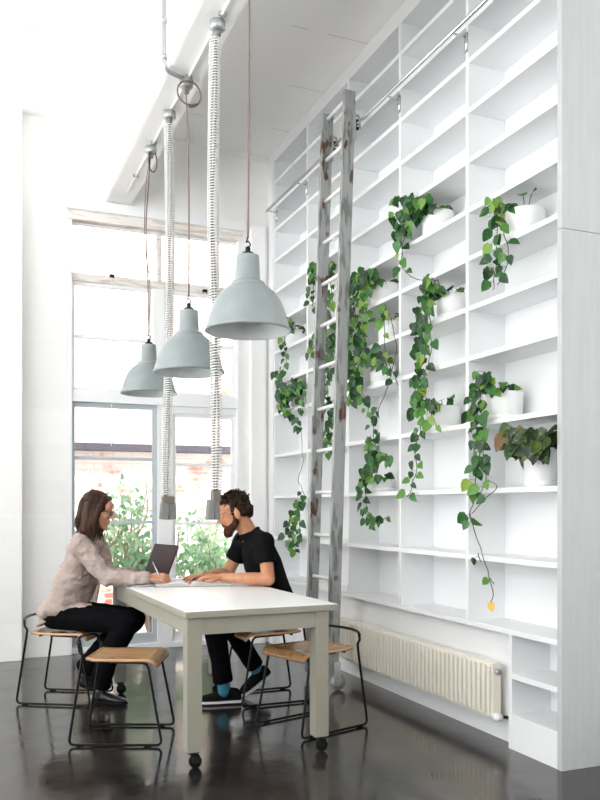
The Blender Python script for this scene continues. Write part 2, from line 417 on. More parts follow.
def leaf(bm, base, tip, nrm, L, W, droop=.15, mi=0, heart=.18):
    t = V(tip).normalized(); n = V(nrm); n = (n - t * n.dot(t))
    if n.length < .01: n = t.orthogonal()
    n.normalize(); s = t.cross(n); base = V(base)
    prof = [(0, 0), (.05, .55), (.25, 1.0), (.5, .88), (.75, .5), (.92, .16)]
    mid = []; lf = []; rg = []
    for u, w in prof:
        d = -droop * L * u * u
        mid.append(bm.verts.new(base + t * (u * L) + n * d))
        if w > 0:
            uu = u - heart * (1 - u) * (w if u < .2 else w * .35)
            fold = n * (w * W * .22)
            lf.append(bm.verts.new(base + t * (uu * L) + s * (w * W) + n * d + fold))
            rg.append(bm.verts.new(base + t * (uu * L) - s * (w * W) + n * d + fold))
    tipv = bm.verts.new(base + t * L - n * droop * L)
    fs = []
    fs.append(bm.faces.new((mid[0], mid[1], lf[0]))); fs.append(bm.faces.new((mid[0], rg[0], mid[1])))
    for i in range(len(lf) - 1):
        fs.append(bm.faces.new((mid[i + 1], mid[i + 2], lf[i + 1], lf[i]))); fs.append(bm.faces.new((mid[i + 1], rg[i], rg[i + 1], mid[i + 2])))
    fs.append(bm.faces.new((mid[-1], tipv, lf[-1]))); fs.append(bm.faces.new((mid[-1], rg[-1], tipv)))
    for f in fs: f.material_index = mi; f.smooth = True

def rv(a=1): return V((random.uniform(-a, a), random.uniform(-a, a), random.uniform(-a, a)))

def shrub(px, ptop, Y, w, nb, label, dens=1.0):
    base = at(px, 600, Y=Y); base.z = -.02; top = at(px, ptop, Y=Y).z
    t = thing('courtyard_shrub', label, 'shrub', base, group=None)
    bs = bmesh.new(); bl = bmesh.new()
    for i in range(nb):
        ang = random.uniform(0, 2 * PI); rr = random.uniform(.15, 1) * w
        H = top * random.uniform(.55, 1.0)
        e = V((math.cos(ang) * rr, math.sin(ang) * rr * .6, H))
        pts = smooth_path([(0, 0, 0), e * .4 + V((0, 0, H * .15)) + rv(.05), e * .75 + rv(.06), e], 4)
        tube(bs, pts, lambda q: .014 * (1 - q) + .004, 5)
        for k in range(int(20 * dens)):
            u = random.uniform(.52, 1); p = pts[min(len(pts) - 1, int(u * len(pts)))] + rv(.12)
            leaf(bl, p, rv() + V((0, 0, .2)), V((-.3, -1, .6)) + rv(.8), random.uniform(.05, .085), random.uniform(.016, .028))
    link('branches', bs, M['branch'], t, True); link('foliage', bl, M['shrub'], t)
    return t
shrub(88, 500, 8.3, .38, 18, 'leafy green shrub outside, behind the woman at the left of the glass')
shrub(128, 470, 8.6, .33, 13, 'taller airy shrub outside between the woman and the laptop', .75)
shrub(150, 520, 8.2, .42, 24, 'dense low shrub outside, directly behind the laptop')
shrub(205, 505, 8.7, .36, 14, 'loose shrub outside behind the hanging socket blocks', .8)
shrub(215, 535, 8.1, .40, 22, 'pale bushy shrub outside, left of the bearded man')

# ---------------------------------------------------------------- bookcase
TH = .028; XB = XF + .25
UP = [3.215, 4.0, 4.78, 5.565, 6.35, 7.135]        # centre lines of the uprights
ZS = [.615, .99, 1.365, 1.74, 2.12, 2.405, 2.69, 2.965, 3.25, 3.535, 3.82, 4.04, 4.26]
bc = thing('bookcase', 'tall built-in white bookcase of open square compartments reaching the ceiling', 'bookcase', (XF, 3.2, 0))
o0 = V((XF, 3.2, 0))
def bcb(name, m, d, bev=.0015):
    d = (d[0] - o0.x, d[1] - o0.x, d[2] - o0.y, d[3] - o0.y, d[4], d[5]); return bx(name, M[m], d, bc, bev)
bcb('back_panel', 'case', (XB, XB + .015, UP[0], UP[-1] + .014, .60, CE - .004))
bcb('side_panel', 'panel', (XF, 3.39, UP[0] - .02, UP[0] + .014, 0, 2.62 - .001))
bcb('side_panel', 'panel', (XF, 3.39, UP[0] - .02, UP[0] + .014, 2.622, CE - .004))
for i, y in enumerate(UP[1:]):
    bcb('upright', 'case', (XF, XB, y - TH / 2, y + TH / 2, .60, CE - .004))
for a, b in zip(UP, UP[1:]):
    ya, yb = a + TH / 2, b - TH / 2
    for z in ZS:
        bcb('shelf', 'case', (XF + .001, XB, ya, yb, z - TH / 2, z + TH / 2))
    bcb('header', 'case', (XF + .001, XB, ya, yb, 4.46, CE - .004))
# base: recessed panel behind radiator, little two-shelf unit at the near end
bcb('recess_panel', 'case', (2.75, 2.77, 3.6, YB - .02, 0, .601))
bcb('upright', 'case', (XF, XB, 3.6 - .014, 3.6 + .014, 0, .601))
bcb('back_panel', 'case', (XB, XB + .015, UP[0], 3.6, 0, .601))
for z in (.385, .17): bcb('shelf', 'case', (XF + .001, XB, UP[0] + .014, 3.586, z - .014, z + .014))
bcb('kick_board', 'case', (XF + .002, XF + .02, UP[0] + .014, 3.586, 0, .156))

# rail
XR = XF - .10; ZR = 3.965
rl = thing('ladder_rail', 'long chrome rail fixed high along the front of the bookcase', 'rail', (XR, 3.2, ZR))
tb('rail_tube', M['chrome'], [(0, -.02, 0), (0, 3.86, 0)], .012, rl, 12)
for y in UP[:-1] + [7.05]:
    yy = y - 3.2
    bm = bmesh.new(); tube(bm, [(0, yy, 0), (.05, yy, -.002), (.09, yy, -.004)], .006, 8); box(bm, .088, .0985, yy - .012, yy + .012, -.09, .02)
    link('rail_bracket', bm, M['chrome'], rl, True)

# ladder
lb_r = at(336, 685, X=2.40); yr0 = at(335, 640, X=2.42).y; yr1 = at(350, 110, X=2.53).y
yl0 = at(314, 600, X=2.43).y; yl1 = at(328, 130, X=2.53).y
la = thing('rolling_ladder', 'tall worn library ladder with peeling grey paint, hung on the bookcase rail', 'ladder', (2.42, yr0, 0))
def lx(z): return 2.395 + (z / 4.2) * .13 - 2.42
def stile(y_0, y_1, zt):
    bm = bmesh.new(); dx = .042; dy = .016
    A = V((lx(.06), y_0 - yr0, .06)); B = V((lx(zt), y_1 - yr0, zt))
    rings = []
    for k in range(13):
        c = A.lerp(B, k / 12)
        rings.append([bm.verts.new(c + V((sx * dx, sy * dy, 0))) for sx, sy in ((-1, -1), (1, -1), (1, 1), (-1, 1))])
    for P, Q in zip(rings, rings[1:]):
        for k in range(4): bm.faces.new((P[k], P[(k + 1) % 4], Q[(k + 1) % 4], Q[k]))
    bm.faces.new(rings[0][::-1]); bm.faces.new(rings[-1])
    es = [e for e in bm.edges if len(e.link_faces) == 2 and e.calc_face_angle() > .5]
    bmesh.ops.bevel(bm, geom=es, offset=.004, segments=2, affect='EDGES')
    return link('stile', bm, M['ladder'], la), A, B
s1, A1, B1 = stile(yr0, yr1, 4.19)
s2, A2, B2 = stile(yl0, yl1, 4.19)
def onst(A, B, z): return A.lerp(B, (z - A.z) / (B.z - A.z))
for k in range(13):
    z = .455 + .308 * k
    if z > 4.16: break
    p = onst(A1, B1, z); q = onst(A2, B2, z)
    tb('rung', M['whitepaint'], [p, q], .014, la, 10)
for A, B in ((A1, B1), (A2, B2)):
    p = onst(A, B, .055)
    wm = bmesh.new()
    lathe(wm, [(.02, -.014), (.052, -.014), (.056, -.008), (.056, .008), (.052, .014), (.02, .014)], 24)
    bmesh.ops.rotate(wm, cent=(0, 0, 0), matrix=Matrix.Rotation(PI / 2, 3, 'X'), verts=wm.verts)
    bmesh.ops.translate(wm, vec=p + V((.03, -.03, .003)), verts=wm.verts)
    w = link('wheel', wm, M['galv'], la, True)
    bm = bmesh.new()
    box(bm, p.x - .005, p.x + .045, p.y - .05, p.y - .045, .03, .2, .002)
    tube(bm, [p + V((.03, -.055, .003)), p + V((.03, .0, .003))], .008, 8)
    link('wheel_bracket', bm, M['chrome'], la)
    p = onst(A, B, ZR)
    bm = bmesh.new()
    box(bm, p.x + .035, p.x + .05, p.y - .02, p.y + .05, ZR - .12 , ZR + .08, .003)
    tube(bm, fillet([p + V((.045, -.012, .06)), p + V((.075, -.012, .06)), p + V((.085, -.012, .025)), p + V((.085, -.012, -.03))], .01), .008, 8)
    hb = link('rail_hook', bm, M['galv'], la)
    for dz in (.026, -.026):
        wm = bmesh.new(); lathe(wm, [(.004, -.012), (.014, -.012), (.011, 0), (.014, .012), (.004, .012)], 14)
        bmesh.ops.rotate(wm, cent=(0, 0, 0), matrix=Matrix.Rotation(PI / 2, 3, 'Y'), verts=wm.verts)
        bmesh.ops.translate(wm, vec=V((XR - 2.42, p.y, ZR + dz)), verts=wm.verts)
        link('roller', wm, M['darkcap'], hb, True)

# ---------------------------------------------------------------- radiator
ra = thing('radiator', 'long cream column radiator fixed low under the bookcase', 'radiator', (2.685, 3.73, .13))
RL = 1.97; RH = .30
bx('back_plate', M['cream'], (.012, .022, .01, RL, .02, RH - .02), ra, .004)
bx('top_rail', M['cream'], (-.024, .028, 0, RL, RH - .022, RH), ra, .008)
bx('bottom_rail', M['cream'], (-.024, .028, 0, RL, 0, .022), ra, .008)
n = int(RL / .0455)
for i in range(n):
    y = .03 + i * .0455
    bm = bmesh.new()
    pr_ = [(-.026, .02), (-.033, .035), (-.033, RH - .04), (-.026, RH - .02)]
    box(bm, -.033, .014, y - .0135, y + .0135, .012, RH - .012, .008)
    link('column', bm, M['cream'], ra, True)
bx('end_cap', M['cream'], (-.03, .026, -.012, .002, .0, RH), ra, .006)
bm = bmesh.new(); tube(bm, [(0, -.03, RH - .045), (0, -.008, RH - .045)], .017, 14); link('bleed_valve', bm, M['galv'], ra, True)
bm = bmesh.new(); tube(bm, [(-.035, -.03, .012), (.012, -.03, .012)], .022, 14); v_ = link('valve_knob', bm, M['whitepaint'], ra, True)
bm = bmesh.new(); tube(bm, fillet([(.012, -.03, .012), (.04, -.05, .012), (.04, -.07, .012), (.075, -.075, .012)], .02), .009, 10); link('supply_pipe', bm, M['darkcap'], ra, True)
for y in (.2, RL - .2): bx('wall_bracket', M['cream'], (.02, .066, y - .015, y + .015, .05, .2), ra)

# ---------------------------------------------------------------- beam & ceiling services
BX0, BX1, BZ = 1.165, 1.40, 3.93
bm = bmesh.new(); box(bm, BX0, BX1, -3.0, YB, BZ, CE, .02)
struct(link('ceiling_beam', bm, M['plaster']), 'white painted beam running under the ceiling towards the window')
XL = 1.255
cd = thing('surface_conduit', 'white conduit clipped along the underside of the ceiling beam', 'conduit', (1.30, 3.4, BZ))
tb('conduit_pipe', M['whitepaint'], [(0, -.6, -.012), (0, 3.55, -.012)], .009, cd)
for y in (.1, .85, 1.55, 2.05, 2.55, 3.2):
    bx('saddle_clip', M['galv'], (-.022, .022, y - .006, y + .006, -.024, -.001), cd, .002)
PA = at(163, 40, X=1.13); PB = V((1.135, 4.90, 3.905))
gp = thing('steel_conduit', 'grey steel conduit dropping beside the beam and bending beneath it', 'conduit', (1.135, 4.90, 3.905))
tb('pipe', M['galv'], fillet([(0, 0, CE - 3.905), (0, 0, 0), (.13, .05, -.002)], .05), .014, gp, 12)
for z in (.25, .03): tb('coupling', M['galv'], [(0, 0, z + .03), (0, 0, z + .06)], .019, gp, 12)
def jbox(y, label):
    t = thing('junction_box', label, 'junction box', (1.29, y, BZ - .024))
    lt('box_body', M['galv'], [(.0, -.05), (.036, -.05), (.042, -.044), (.042, -.002), (.036, 0), (0, 0)], t, seg=20, capb=False, capt=False)
    lt('gland', M['socket'], [(.012, -.085), (.018, -.08), (.022, -.05)], t, seg=12)
    return t
JY = [4.30, 4.97, 5.41, 5.99]
for y, l in zip(JY, ('round grey junction box under the beam above the nearer spring cable', 'round grey junction box under the beam at the bend of the steel conduit', 'round grey junction box under the beam above the farther spring cable', 'round grey junction box under the beam nearest the window')): jbox(y, l)

# ---------------------------------------------------------------- pendants
def make_pendant(label):
    t = thing('pendant_lamp', label, 'lamp', group='grey bell pendant lamps over the table')
    outer = [(.052, .350), (.052, .347), (.0545, .30), (.058, .235), (.062, .228), (.078, .224), (.082, .216), (.080, .212), (.100, .198), (.126, .176), (.148, .148), (.166, .112), (.180, .072), (.190, .035), (.197, .012), (.203, .004), (.203, -.004), (.198, -.006)]
    bm = bmesh.new(); lathe(bm, [(.0, .353)] + [(.03, .352)] + outer, 48, capb=False, capt=False); link('lamp_shade', bm, M['enamel'], t, True)
    inner = [(.196, -.005), (.190, .008), (.183, .035), (.173, .072), (.160, .110), (.142, .145), (.120, .17), (.094, .192), (.05, .21), (0, .212)]
    bm = bmesh.new(); lathe(bm, inner, 48, capb=False, capt=False); link('shade_lining', bm, M['enamelin'], t, True)
    lt('lamp_cap', M['darkcap'], [(.03, .352), (.03, .362), (.022, .368), (.012, .372), (.012, .39), (.006, .395)], t, seg=16, capt=True)
    tb('hook', M['darkcap'], smooth_path([(0, 0, .39), (.012, 0, .405), (0, 0, .42), (-.008, 0, .412), (-.004, 0, .43), (0, 0, .445)], 4), .0035, t, 6)
    bm = bmesh.new()
    bmesh.ops.create_uvsphere(bm, u_segments=16, v_segments=10, radius=.045); bmesh.ops.translate(bm, vec=(0, 0, .12), verts=bm.verts)
    link('light_bulb', bm, M['pot'], t, True)
    return t
p1 = make_pendant('nearest and largest-looking grey bell pendant lamp, hung on a single cord')
PL = [(1.252, 3.68, 2.105), (1.209, 4.60, 2.045), (1.268, 5.96, 2.10)]
p1.location = PL[0]
p2 = dup(p1, PL[1], label='middle grey bell pendant lamp between the two spring cables')
p3 = dup(p1, PL[2], label='farthest grey bell pendant lamp, nearest the window at the left')
# cords (each pendant's own cord as a part)
def cordpart(t, pts, r=.0045):
    base = V(t.location); tb('cord', M['cord'], [V(p) - base for p in pts], r, t, 6)
cordpart(p1, smooth_path([(1.252, 3.68, 2.54), (1.256, 3.682, 2.9), (1.26, 3.685, 3.3), (1.262, 3.69, 3.7), (1.26, 3.69, BZ)], 5))
loop = []
for k in range(0, 26):
    a = k / 24 * 2 * PI * 1.05 - PI / 2
    loop.append((1.295 + math.cos(a) * .075 + .0, 4.93 - k * .001, 3.80 + math.sin(a) * .075))
cordpart(p2, smooth_path([(1.209, 4.60, 2.48), (1.212, 4.61, 2.9), (1.214, 4.63, 3.3), (1.235, 4.74, 3.6), (1.275, 4.93, 3.83)], 5))
cordpart(p3, smooth_path([(1.268, 5.96, 2.54), (1.262, 5.96, 2.9), (1.25, 5.97, 3.3), (1.268, 5.975, 3.6), (1.285, 5.99, 3.83)], 5))
cordpart(p3, smooth_path([(1.268, 5.96, 2.54), (1.275, 5.96, 2.9), (1.24, 5.97, 3.2), (1.25, 5.975, 3.6), (1.285, 5.99, 3.83)], 5), .003)
cl = tb('coiled_flex', M['cord'], smooth_path(loop, 2), .006, None, 6)
tag(cl, 'loop of spare brown flex hanging from the junction box by the steel conduit', 'cable')
cl2 = tb('coiled_flex', M['cord'], smooth_path([(1.30 + .03 * math.cos(k / 8 * PI), 5.97, 3.79 + .075 * math.sin(k / 8 * PI)) for k in range(0, 30)], 2), .005, None, 6)
tag(cl2, 'small loop of spare flex under the junction box nearest the window', 'cable')

# spring cables
def spring(px, X, zt, zb, label, tilt, sy):
    P = at(px, 300, X=X); x, y = P.x, P.y
    t = thing('spring_cable', label, 'cable', (x, y, zb), group='spring cables with socket blocks')
    H = zt - zb - .16; zz = .16
    bm = bmesh.new(); pts = []; pitch = .015; turns = int(H / pitch); 
    def off(u): return V((math.sin(u * 5 + px) * .01 + tilt * u * .03, 0, 0))
    for k in range(turns * 8 + 1):
        a = k / 8 * 2 * PI; u = k / (turns * 8)
        pts.append(V((math.cos(a) * .030, math.sin(a) * .030, zz + u * H)) + off(u))
    tube(bm, pts, .0042, 4); link('coil_spring', bm, M['coil'], t, True)
    tb('inner_cable', M['cord'], [V((math.sin(u * 9) * .012, 0, zz - .02 + u * (H + .02))) + off(u) for u in [k / 40 for k in range(41)]], .006, t, 6)
    tb('inner_cable', M['socket'], [V((-math.sin(u * 9 + 1) * .012, .01, zz - .02 + u * (H + .02))) + off(u) for u in [k / 40 for k in range(41)]], .006, t, 6)
    bx('socket_head', M['socket2'], (-.038 * sy, .038 * sy, -.03, .03, .105, .155) if sy > 0 else (-.018, .026, -.03, .03, .10, .16), t, .006)
    hw = .026 if sy > 0 else .017
    for s, ang in ((-1, .14), (1, -.10)):
        bm = bmesh.new(); vs = box(bm, -hw, hw, -.028, .028, -.055, .055, .008)
        bmesh.ops.rotate(bm, cent=(0, 0, 0), matrix=Matrix.Rotation(ang * 0.6 * (1 if sy > 0 else .8), 3, 'Y'), verts=bm.verts)
        bmesh.ops.translate(bm, vec=(s * hw - (0 if sy > 0 else .012), s * .004, .055), verts=bm.verts)
        link('socket_block', bm, M['socket'], t)
    return t
spring(215, 1.28, BZ - .112, 1.205, 'nearer coiled spring cable ending in a grey socket block beside the man', 0, -1)
spring(168, 1.28, BZ - .112, 1.19, 'farther coiled spring cable ending in twin grey socket blocks above the laptop', .2, 1)

# ---------------------------------------------------------------- table
TR = math.radians(1.5)
tbl = thing('work_table', 'white-topped rectangular work table with putty legs on casters', 'table', (1.001, 3.868, 0), TR)
TW, TL, TZ = .82, 1.85, .77
bx('tabletop', M['tablepaint'], (0, TW, 0, TL, TZ - .032, TZ - .0008), tbl, .003)
bx('table_surface', M['tabletop'], (.003, TW - .003, .003, TL - .003, TZ - .002, TZ), tbl)
ap = .085; z1_ = TZ - .032
for d in ((.087, TW - .125, .022, .045), (.087, TW - .125, TL - .045, TL - .022)):
    bx('apron', M['tablepaint'], (d[0], d[1], d[2], d[3], z1_ - ap, z1_), tbl, .002)
for d in ((.022, .045), (TW - .08, TW - .057)):
    bx('apron', M['tablepaint'], (d[0], d[1], .09, TL - .09, z1_ - ap, z1_), tbl, .002)
for x in (.012, TW - .125):
    for y in (.015, TL - .09):
        lg = bx('leg', M['tablepaint'], (x, x + .075, y, y + .075, .085, z1_), tbl, .004)
        cx, cy_ = x + .037, y + .037
        bm = bmesh.new(); lathe(bm, [(.033, .076), (.033, .085)], 18, (cx, cy_, 0)); tube(bm, [(cx, cy_, .08), (cx, cy_ , .06)], .012, 10)
        box(bm, cx - .004, cx + .03, cy_ - .02, cy_ - .016, .028, .07); box(bm, cx - .004, cx + .03, cy_ + .016, cy_ + .02, .028, .07); box(bm, cx - .012, cx + .026, cy_ - .02, cy_ + .02, .062, .07)
        cs = link('caster_fork', bm, M['darkcap'], lg)
        wm = bmesh.new(); lathe(wm, [(.008, -.014), (.028, -.014), (.032, -.009), (.032, .009), (.028, .014), (.008, .014)], 22)
        bmesh.ops.rotate(wm, cent=(0, 0, 0), matrix=Matrix.Rotation(PI / 2, 3, 'X'), verts=wm.verts)
        bmesh.ops.translate(wm, vec=(cx + .014, cy_, .032), verts=wm.verts)
        link('caster_wheel', wm, M['rubber'], lg, True)

# ---------------------------------------------------------------- chairs
def make_chair(label):
    t = thing('sled_chair', label, 'chair', group='low-backed sled chairs round the table')
    # seat: curved ply with waterfall front
    bm = bmesh.new(); NX, NY = 18, 12; th = .013
    def sp(i, j, top):
        u = i / NX; v = j / NY * 2 - 1
        x = -.178 + u * .395; w = .20 - .012 * (1 - u)
        if u < .06 or u > .97: w -= .008
        z = .462 - .010 * (1 - v * v) * math.sin(PI * min(1, u * 1.1))
        if u > .84:
            q = (u - .84) / .16; z -= .034 * q * q; x -= .012 * q * q
        if u < .12: z += .006 * (1 - u / .12)
        return V((x, w * v, z - (0 if top else th)))
    G = [[[bm.verts.new(sp(i, j, tp)) for j in range(NY + 1)] for i in range(NX + 1)] for tp in (True, False)]
    for i in range(NX):
        for j in range(NY):
            bm.faces.new((G[0][i][j], G[0][i + 1][j], G[0][i + 1][j + 1], G[0][i][j + 1]))
            bm.faces.new((G[1][i][j], G[1][i][j + 1], G[1][i + 1][j + 1], G[1][i + 1][j]))
    for i in range(NX):
        for j, fl in ((0, 0), (NY, 1)):
            q = (G[0][i][j], G[1][i][j], G[1][i + 1][j], G[0][i + 1][j]); bm.faces.new(q if not fl else q[::-1])
    for j in range(NY):
        for i, fl in ((0, 1), (NX, 0)):
            q = (G[0][i][j], G[1][i][j], G[1][i][j + 1], G[0][i][j + 1]); bm.faces.new(q if not fl else q[::-1])
    link('seat', bm, M['wood'], t, True)
    R = .0075
    for s in (-1, 1):
        w = .195
        path = fillet([(-.05, s * (w - .03), .444), (.155, s * (w - .01), .442), (.236, s * (w + .012), .010), (-.262, s * (w + .012), .010), (-.195, s * (w + .006), .44)], .035, 6)
        path += smooth_path([(-.193, s * (w + .006), .46), (-.19, s * (w + .008), .485), (-.206, s * (w + .006), .505), (-.210, s * (w), .522)], 4)
        sl = tb('sled_leg', M['black'], path, R, t, 8)
        for x in (.16, -.2): bx('glide', M['rubber'], (x - .02, x + .02, s * (w + .012) - .008, s * (w + .012) + .008, 0, .012), sl, .003)
    tb('backrest', M['black'], smooth_path([(-.210, -.195, .522), (-.216, -.185, .538), (-.236, -.14, .547), (-.255, -.05, .55), (-.255, .05, .55), (-.236, .14, .547), (-.216, .185, .538), (-.210, .195, .522)], 5), R * 1.15, t, 8)
    for x in (-.12, .1): tb('cross_rod', M['black'], [(x, -.17, .440), (x, .17, .440)], R * .8, t, 8)
    return t
def setc(c, x, y, deg): c.location = (x, y, 0); c.rotation_euler = (0, 0, math.radians(deg))
chB = make_chair('empty low-backed chair on the left, nearest the camera beside the table leg'); setc(chB, .855, 4.61, -23)
chA = dup(chB, (.665, 5.66, 0), math.radians(-30), 'low-backed chair under the seated woman')
chC = dup(chB, (1.885, 4.42, 0), math.radians(197), 'empty low-backed chair at the right table corner in front of the ladder')
chD = dup(chB, (1.885, 5.17, 0), math.radians(180), 'low-backed chair under the bearded man, behind the empty one')

# ---------------------------------------------------------------- pots & plants
def make_pot(t, r, h):
    rb = r * .93
    lt('pot', M['pot'], [(0, .03), (rb, .03), (r * .985, .034), (r, h - .012), (r + .002, h - .003), (r, h), (r - .006, h), (r - .008, h - .03), (r - .008, h - .035)], t, seg=40, capb=False, capt=False)
    lt('saucer', M['pot'], [(0, 0), (rb * .93, 0), (rb + .002, .01), (rb + .004, .028), (rb, .032), (0, .032)], t, seg=40, capb=False, capt=False)
    lt('soil', M['soil'], [(0, h - .022), (r - .007, h - .026)], t, seg=32, capb=False, capt=False)
CAMDIR = V((-.75, -.65, .1))
def vine_path(pp, Xs=None):
    out = []
    for q in pp:
        X = q[2] if len(q) > 2 else XF - .045
        out.append(at(q[0], q[1], X=X))
    return out
def plant(px, shelf, label, r=.10, h=.15, vines=(), tuft=14, leafm='leaf', size=.070, xin=.115, dens=1.0, yellow=None, tl=.1):
    z = ZS[shelf] + TH / 2 + .0005
    X = XF + xin
    P = at(px, 400, X=X); y = P.y
    # keep inside the bay
    for a, b in zip(UP, UP[1:]):
        if a < y < b: y = max(a + .016 + r, min(b - .016 - r, y))
    t = thing('trailing_plant', label, 'plant', (X, y, z)); base = V((X, y, z))
    make_pot(t, r, h)
    bs = bmesh.new(); bl = bmesh.new()
    ceil_z = (ZS + [4.46])[shelf + 1] - TH / 2 - z
    for k in range(tuft):
        a = random.uniform(0, 2 * PI); d = V((math.cos(a), math.sin(a), 0)); d.x -= .45
        p0 = V((0, 0, h - .03)) + d * r * .3; 
        e = V((0, 0, h)) + d * r * random.uniform(.4, 1.0) + V((0, 0, random.uniform(.0, min(tl * .6, ceil_z - h - .02))))
        e.x = min(e.x, XB - X - .03)
        tube(bs, smooth_path([p0, (p0 + e) / 2 + V((0, 0, .02)), e], 3), .002, 4)
        td = d + V((-.2, 0, random.uniform(-.9, .2)))
        if y + e.y < UP[0] + .11: td.y = abs(td.y)
        L = size * random.uniform(.7, 1.15)
        if e.x + td.normalized().x * L > XB - X - .015: td.x = -abs(td.x)
        leaf(bl, e, td, CAMDIR + V((0, 0, .8)) + rv(.5), L, L * .36, .2)
    for vi, vine in enumerate(vines):
        pts = vine['p']; W = vine_path(pts)
        st = base + V((-r * .3, (W[0].y - y) * .3, h - .01)); ov = base + V((-r - .012, max(-.1, min(.1, (W[0].y - y))) * .8, h + .02))
        chain = ([st, ov] if vine.get('root', True) else []) + W
        chain = [c - base for c in chain]
        sm = smooth_path(chain, 8)
        for q in sm[2:-1]:
            q += V((noise.noise(q * 14 + V((vi * 7, px, 0))) * .012, noise.noise(q * 11 + V((0, vi * 5, px))) * .014, 0))
        tube(bs, sm, vine.get('r', .0026), 5)
        # leaves
        L = 0; acc = random.uniform(0, .02)
        n0 = 10 if vine.get('root', True) else 0
        tot = sum((b - a).length for a, b in zip(sm, sm[1:]))
        side = 1
        for i, (a, b) in enumerate(zip(sm, sm[1:])):
            s = (b - a).length; L += s; acc += s
            u = L / tot
            sp_ = vine.get('sp', .032)
            d0 = vine.get('gap')
            if d0 and d0[0] < u < d0[1]: acc = 0; continue
            while acc > sp_:
                acc -= sp_; side = -side
                T = (b - a).normalized()
                lat = V((.35, -.93, 0)) * side
                o = a + lat * random.uniform(.006, .028) + V((-random.uniform(0, .03), 0, random.uniform(-.01, .015)))
                tip = lat * random.uniform(.1, .95) + V((-.15, 0, -random.uniform(.45, 1.1))) + rv(.3)
                sz = size * random.uniform(.62, 1.2) * vine.get('s', 1)
                if base.y + o.y < UP[0] + .10: tip.y = abs(tip.y) * .5 + .1; sz *= .8
                nrm = CAMDIR + rv(.55)
                tube(bs, [a, (a + o) / 2 + V((0, 0, .006)), o], .0013, 3)
                leaf(bl, o, tip, nrm, sz, sz * random.uniform(.36, .44), random.uniform(.05, .25))
            w_ = vine.get('bush', 0)
            if w_ and vine['b'][0] < u < vine['b'][1]:
                for _ in range(vine.get('bn', 1)):
                    if random.random() < .75:
                        o = a + V((random.uniform(-.06, .01), random.uniform(-w_, w_), random.uniform(-.04, .04)))
                        sz = size * random.uniform(.65, 1.15)
                        leaf(bl, o, V((-.1, random.uniform(-.7, .7), -1)) + rv(.35), CAMDIR + rv(.6), sz, sz * .4, .15)
        if vine.get('yellow'):
            e = sm[-1]; lf_ = bmesh.new(); leaf(lf_, e, (-.1, -.3, -1), CAMDIR, .05, .02, .1)
            yo = link('yellow_leaf', lf_, M['yellowleaf'], t); yo['label'] = 'yellow withered leaf'
    # no leaf may pass through the upright planes behind the front edge
    link('stems', bs, M['vine'], t, True); link('foliage', bl, M[leafm], t)
    return t

# nearest bay
plant(525, 6, 'trailing plant in wide white pot on the highest planted shelf by the end panel', .105, .15,
      [dict(p=[(494, 200), (497, 225), (496, 250), (494, 275), (493, 290)], sp=.034), dict(p=[(500, 205), (505, 235), (508, 262), (497, 285)], sp=.05)], tuft=10)
plant(503, 3, 'trailing plant whose longest stem ends in a yellow leaf near the bottom', .11, .155,
      [dict(p=[(490, 376), (481, 400), (484, 425), (483, 455), (486, 480), (478, 495), (470, 513), (476, 535), (482, 555), (489, 575), (493, 592), (491, 603)], sp=.045, gap=(.60, 1.1), yellow=True, bush=.05, b=(.1, .45)),
       dict(p=[(484, 372), (478, 392), (474, 415), (478, 440), (480, 462), (473, 492)], sp=.04),
       dict(p=[(488, 480), (497, 487), (484, 500), (472, 513)], root=False, sp=.2),
       dict(p=[(470, 513), (474, 525)], root=False, sp=.03, s=1.1), dict(p=[(478, 553), (481, 562)], root=False, sp=.04), dict(p=[(490, 578), (494, 584)], root=False, sp=.04)], tuft=14)
plant(541, 2, 'short bushy plant with dark and bronze leaves in white pot by the end panel', .088, .20,
      [dict(p=[(527, 433), (520, 440), (516, 448)], sp=.012, s=1.1), dict(p=[(540, 430), (538, 440), (536, 450)], sp=.012, s=1.1), dict(p=[(515, 428), (511, 436), (508, 444)], sp=.012, s=1.1), dict(p=[(545, 430), (546, 438)], sp=.02, s=.8)], tuft=46, leafm='leafdark', size=.085, tl=.16)
# second bay
plant(438, 7, 'trailing plant spilling a round leafy clump beside an upright, top planted shelf', .10, .15,
      [dict(p=[(420, 205), (407, 212), (405, 232), (402, 250), (403, 268), (415, 278), (428, 281)], sp=.045, gap=(.72, .97), bush=.10, b=(.05, .5), bn=2), dict(p=[(415, 200), (403, 198), (394, 203)], sp=.025)], tuft=18)
plant(453, 5, 'trailing plant with the long narrow vine falling past three shelves', .10, .15,
      [dict(p=[(432, 278), (430, 295), (424, 315), (422, 338), (425, 352), (421, 372), (424, 388), (417, 410), (421, 428), (415, 445), (417, 462), (414, 480), (407, 497)], sp=.036, bush=.045, b=(.1, .6)),
       dict(p=[(436, 280), (429, 300), (430, 330), (431, 355), (424, 372)], sp=.06)], tuft=12)
plant(443, 3, 'small trailing plant in white pot behind the long narrow vine', .105, .145,
      [dict(p=[(425, 398), (432, 415), (437, 428)], sp=.05), dict(p=[(428, 400), (438, 402), (440, 412)], sp=.06)], tuft=8)
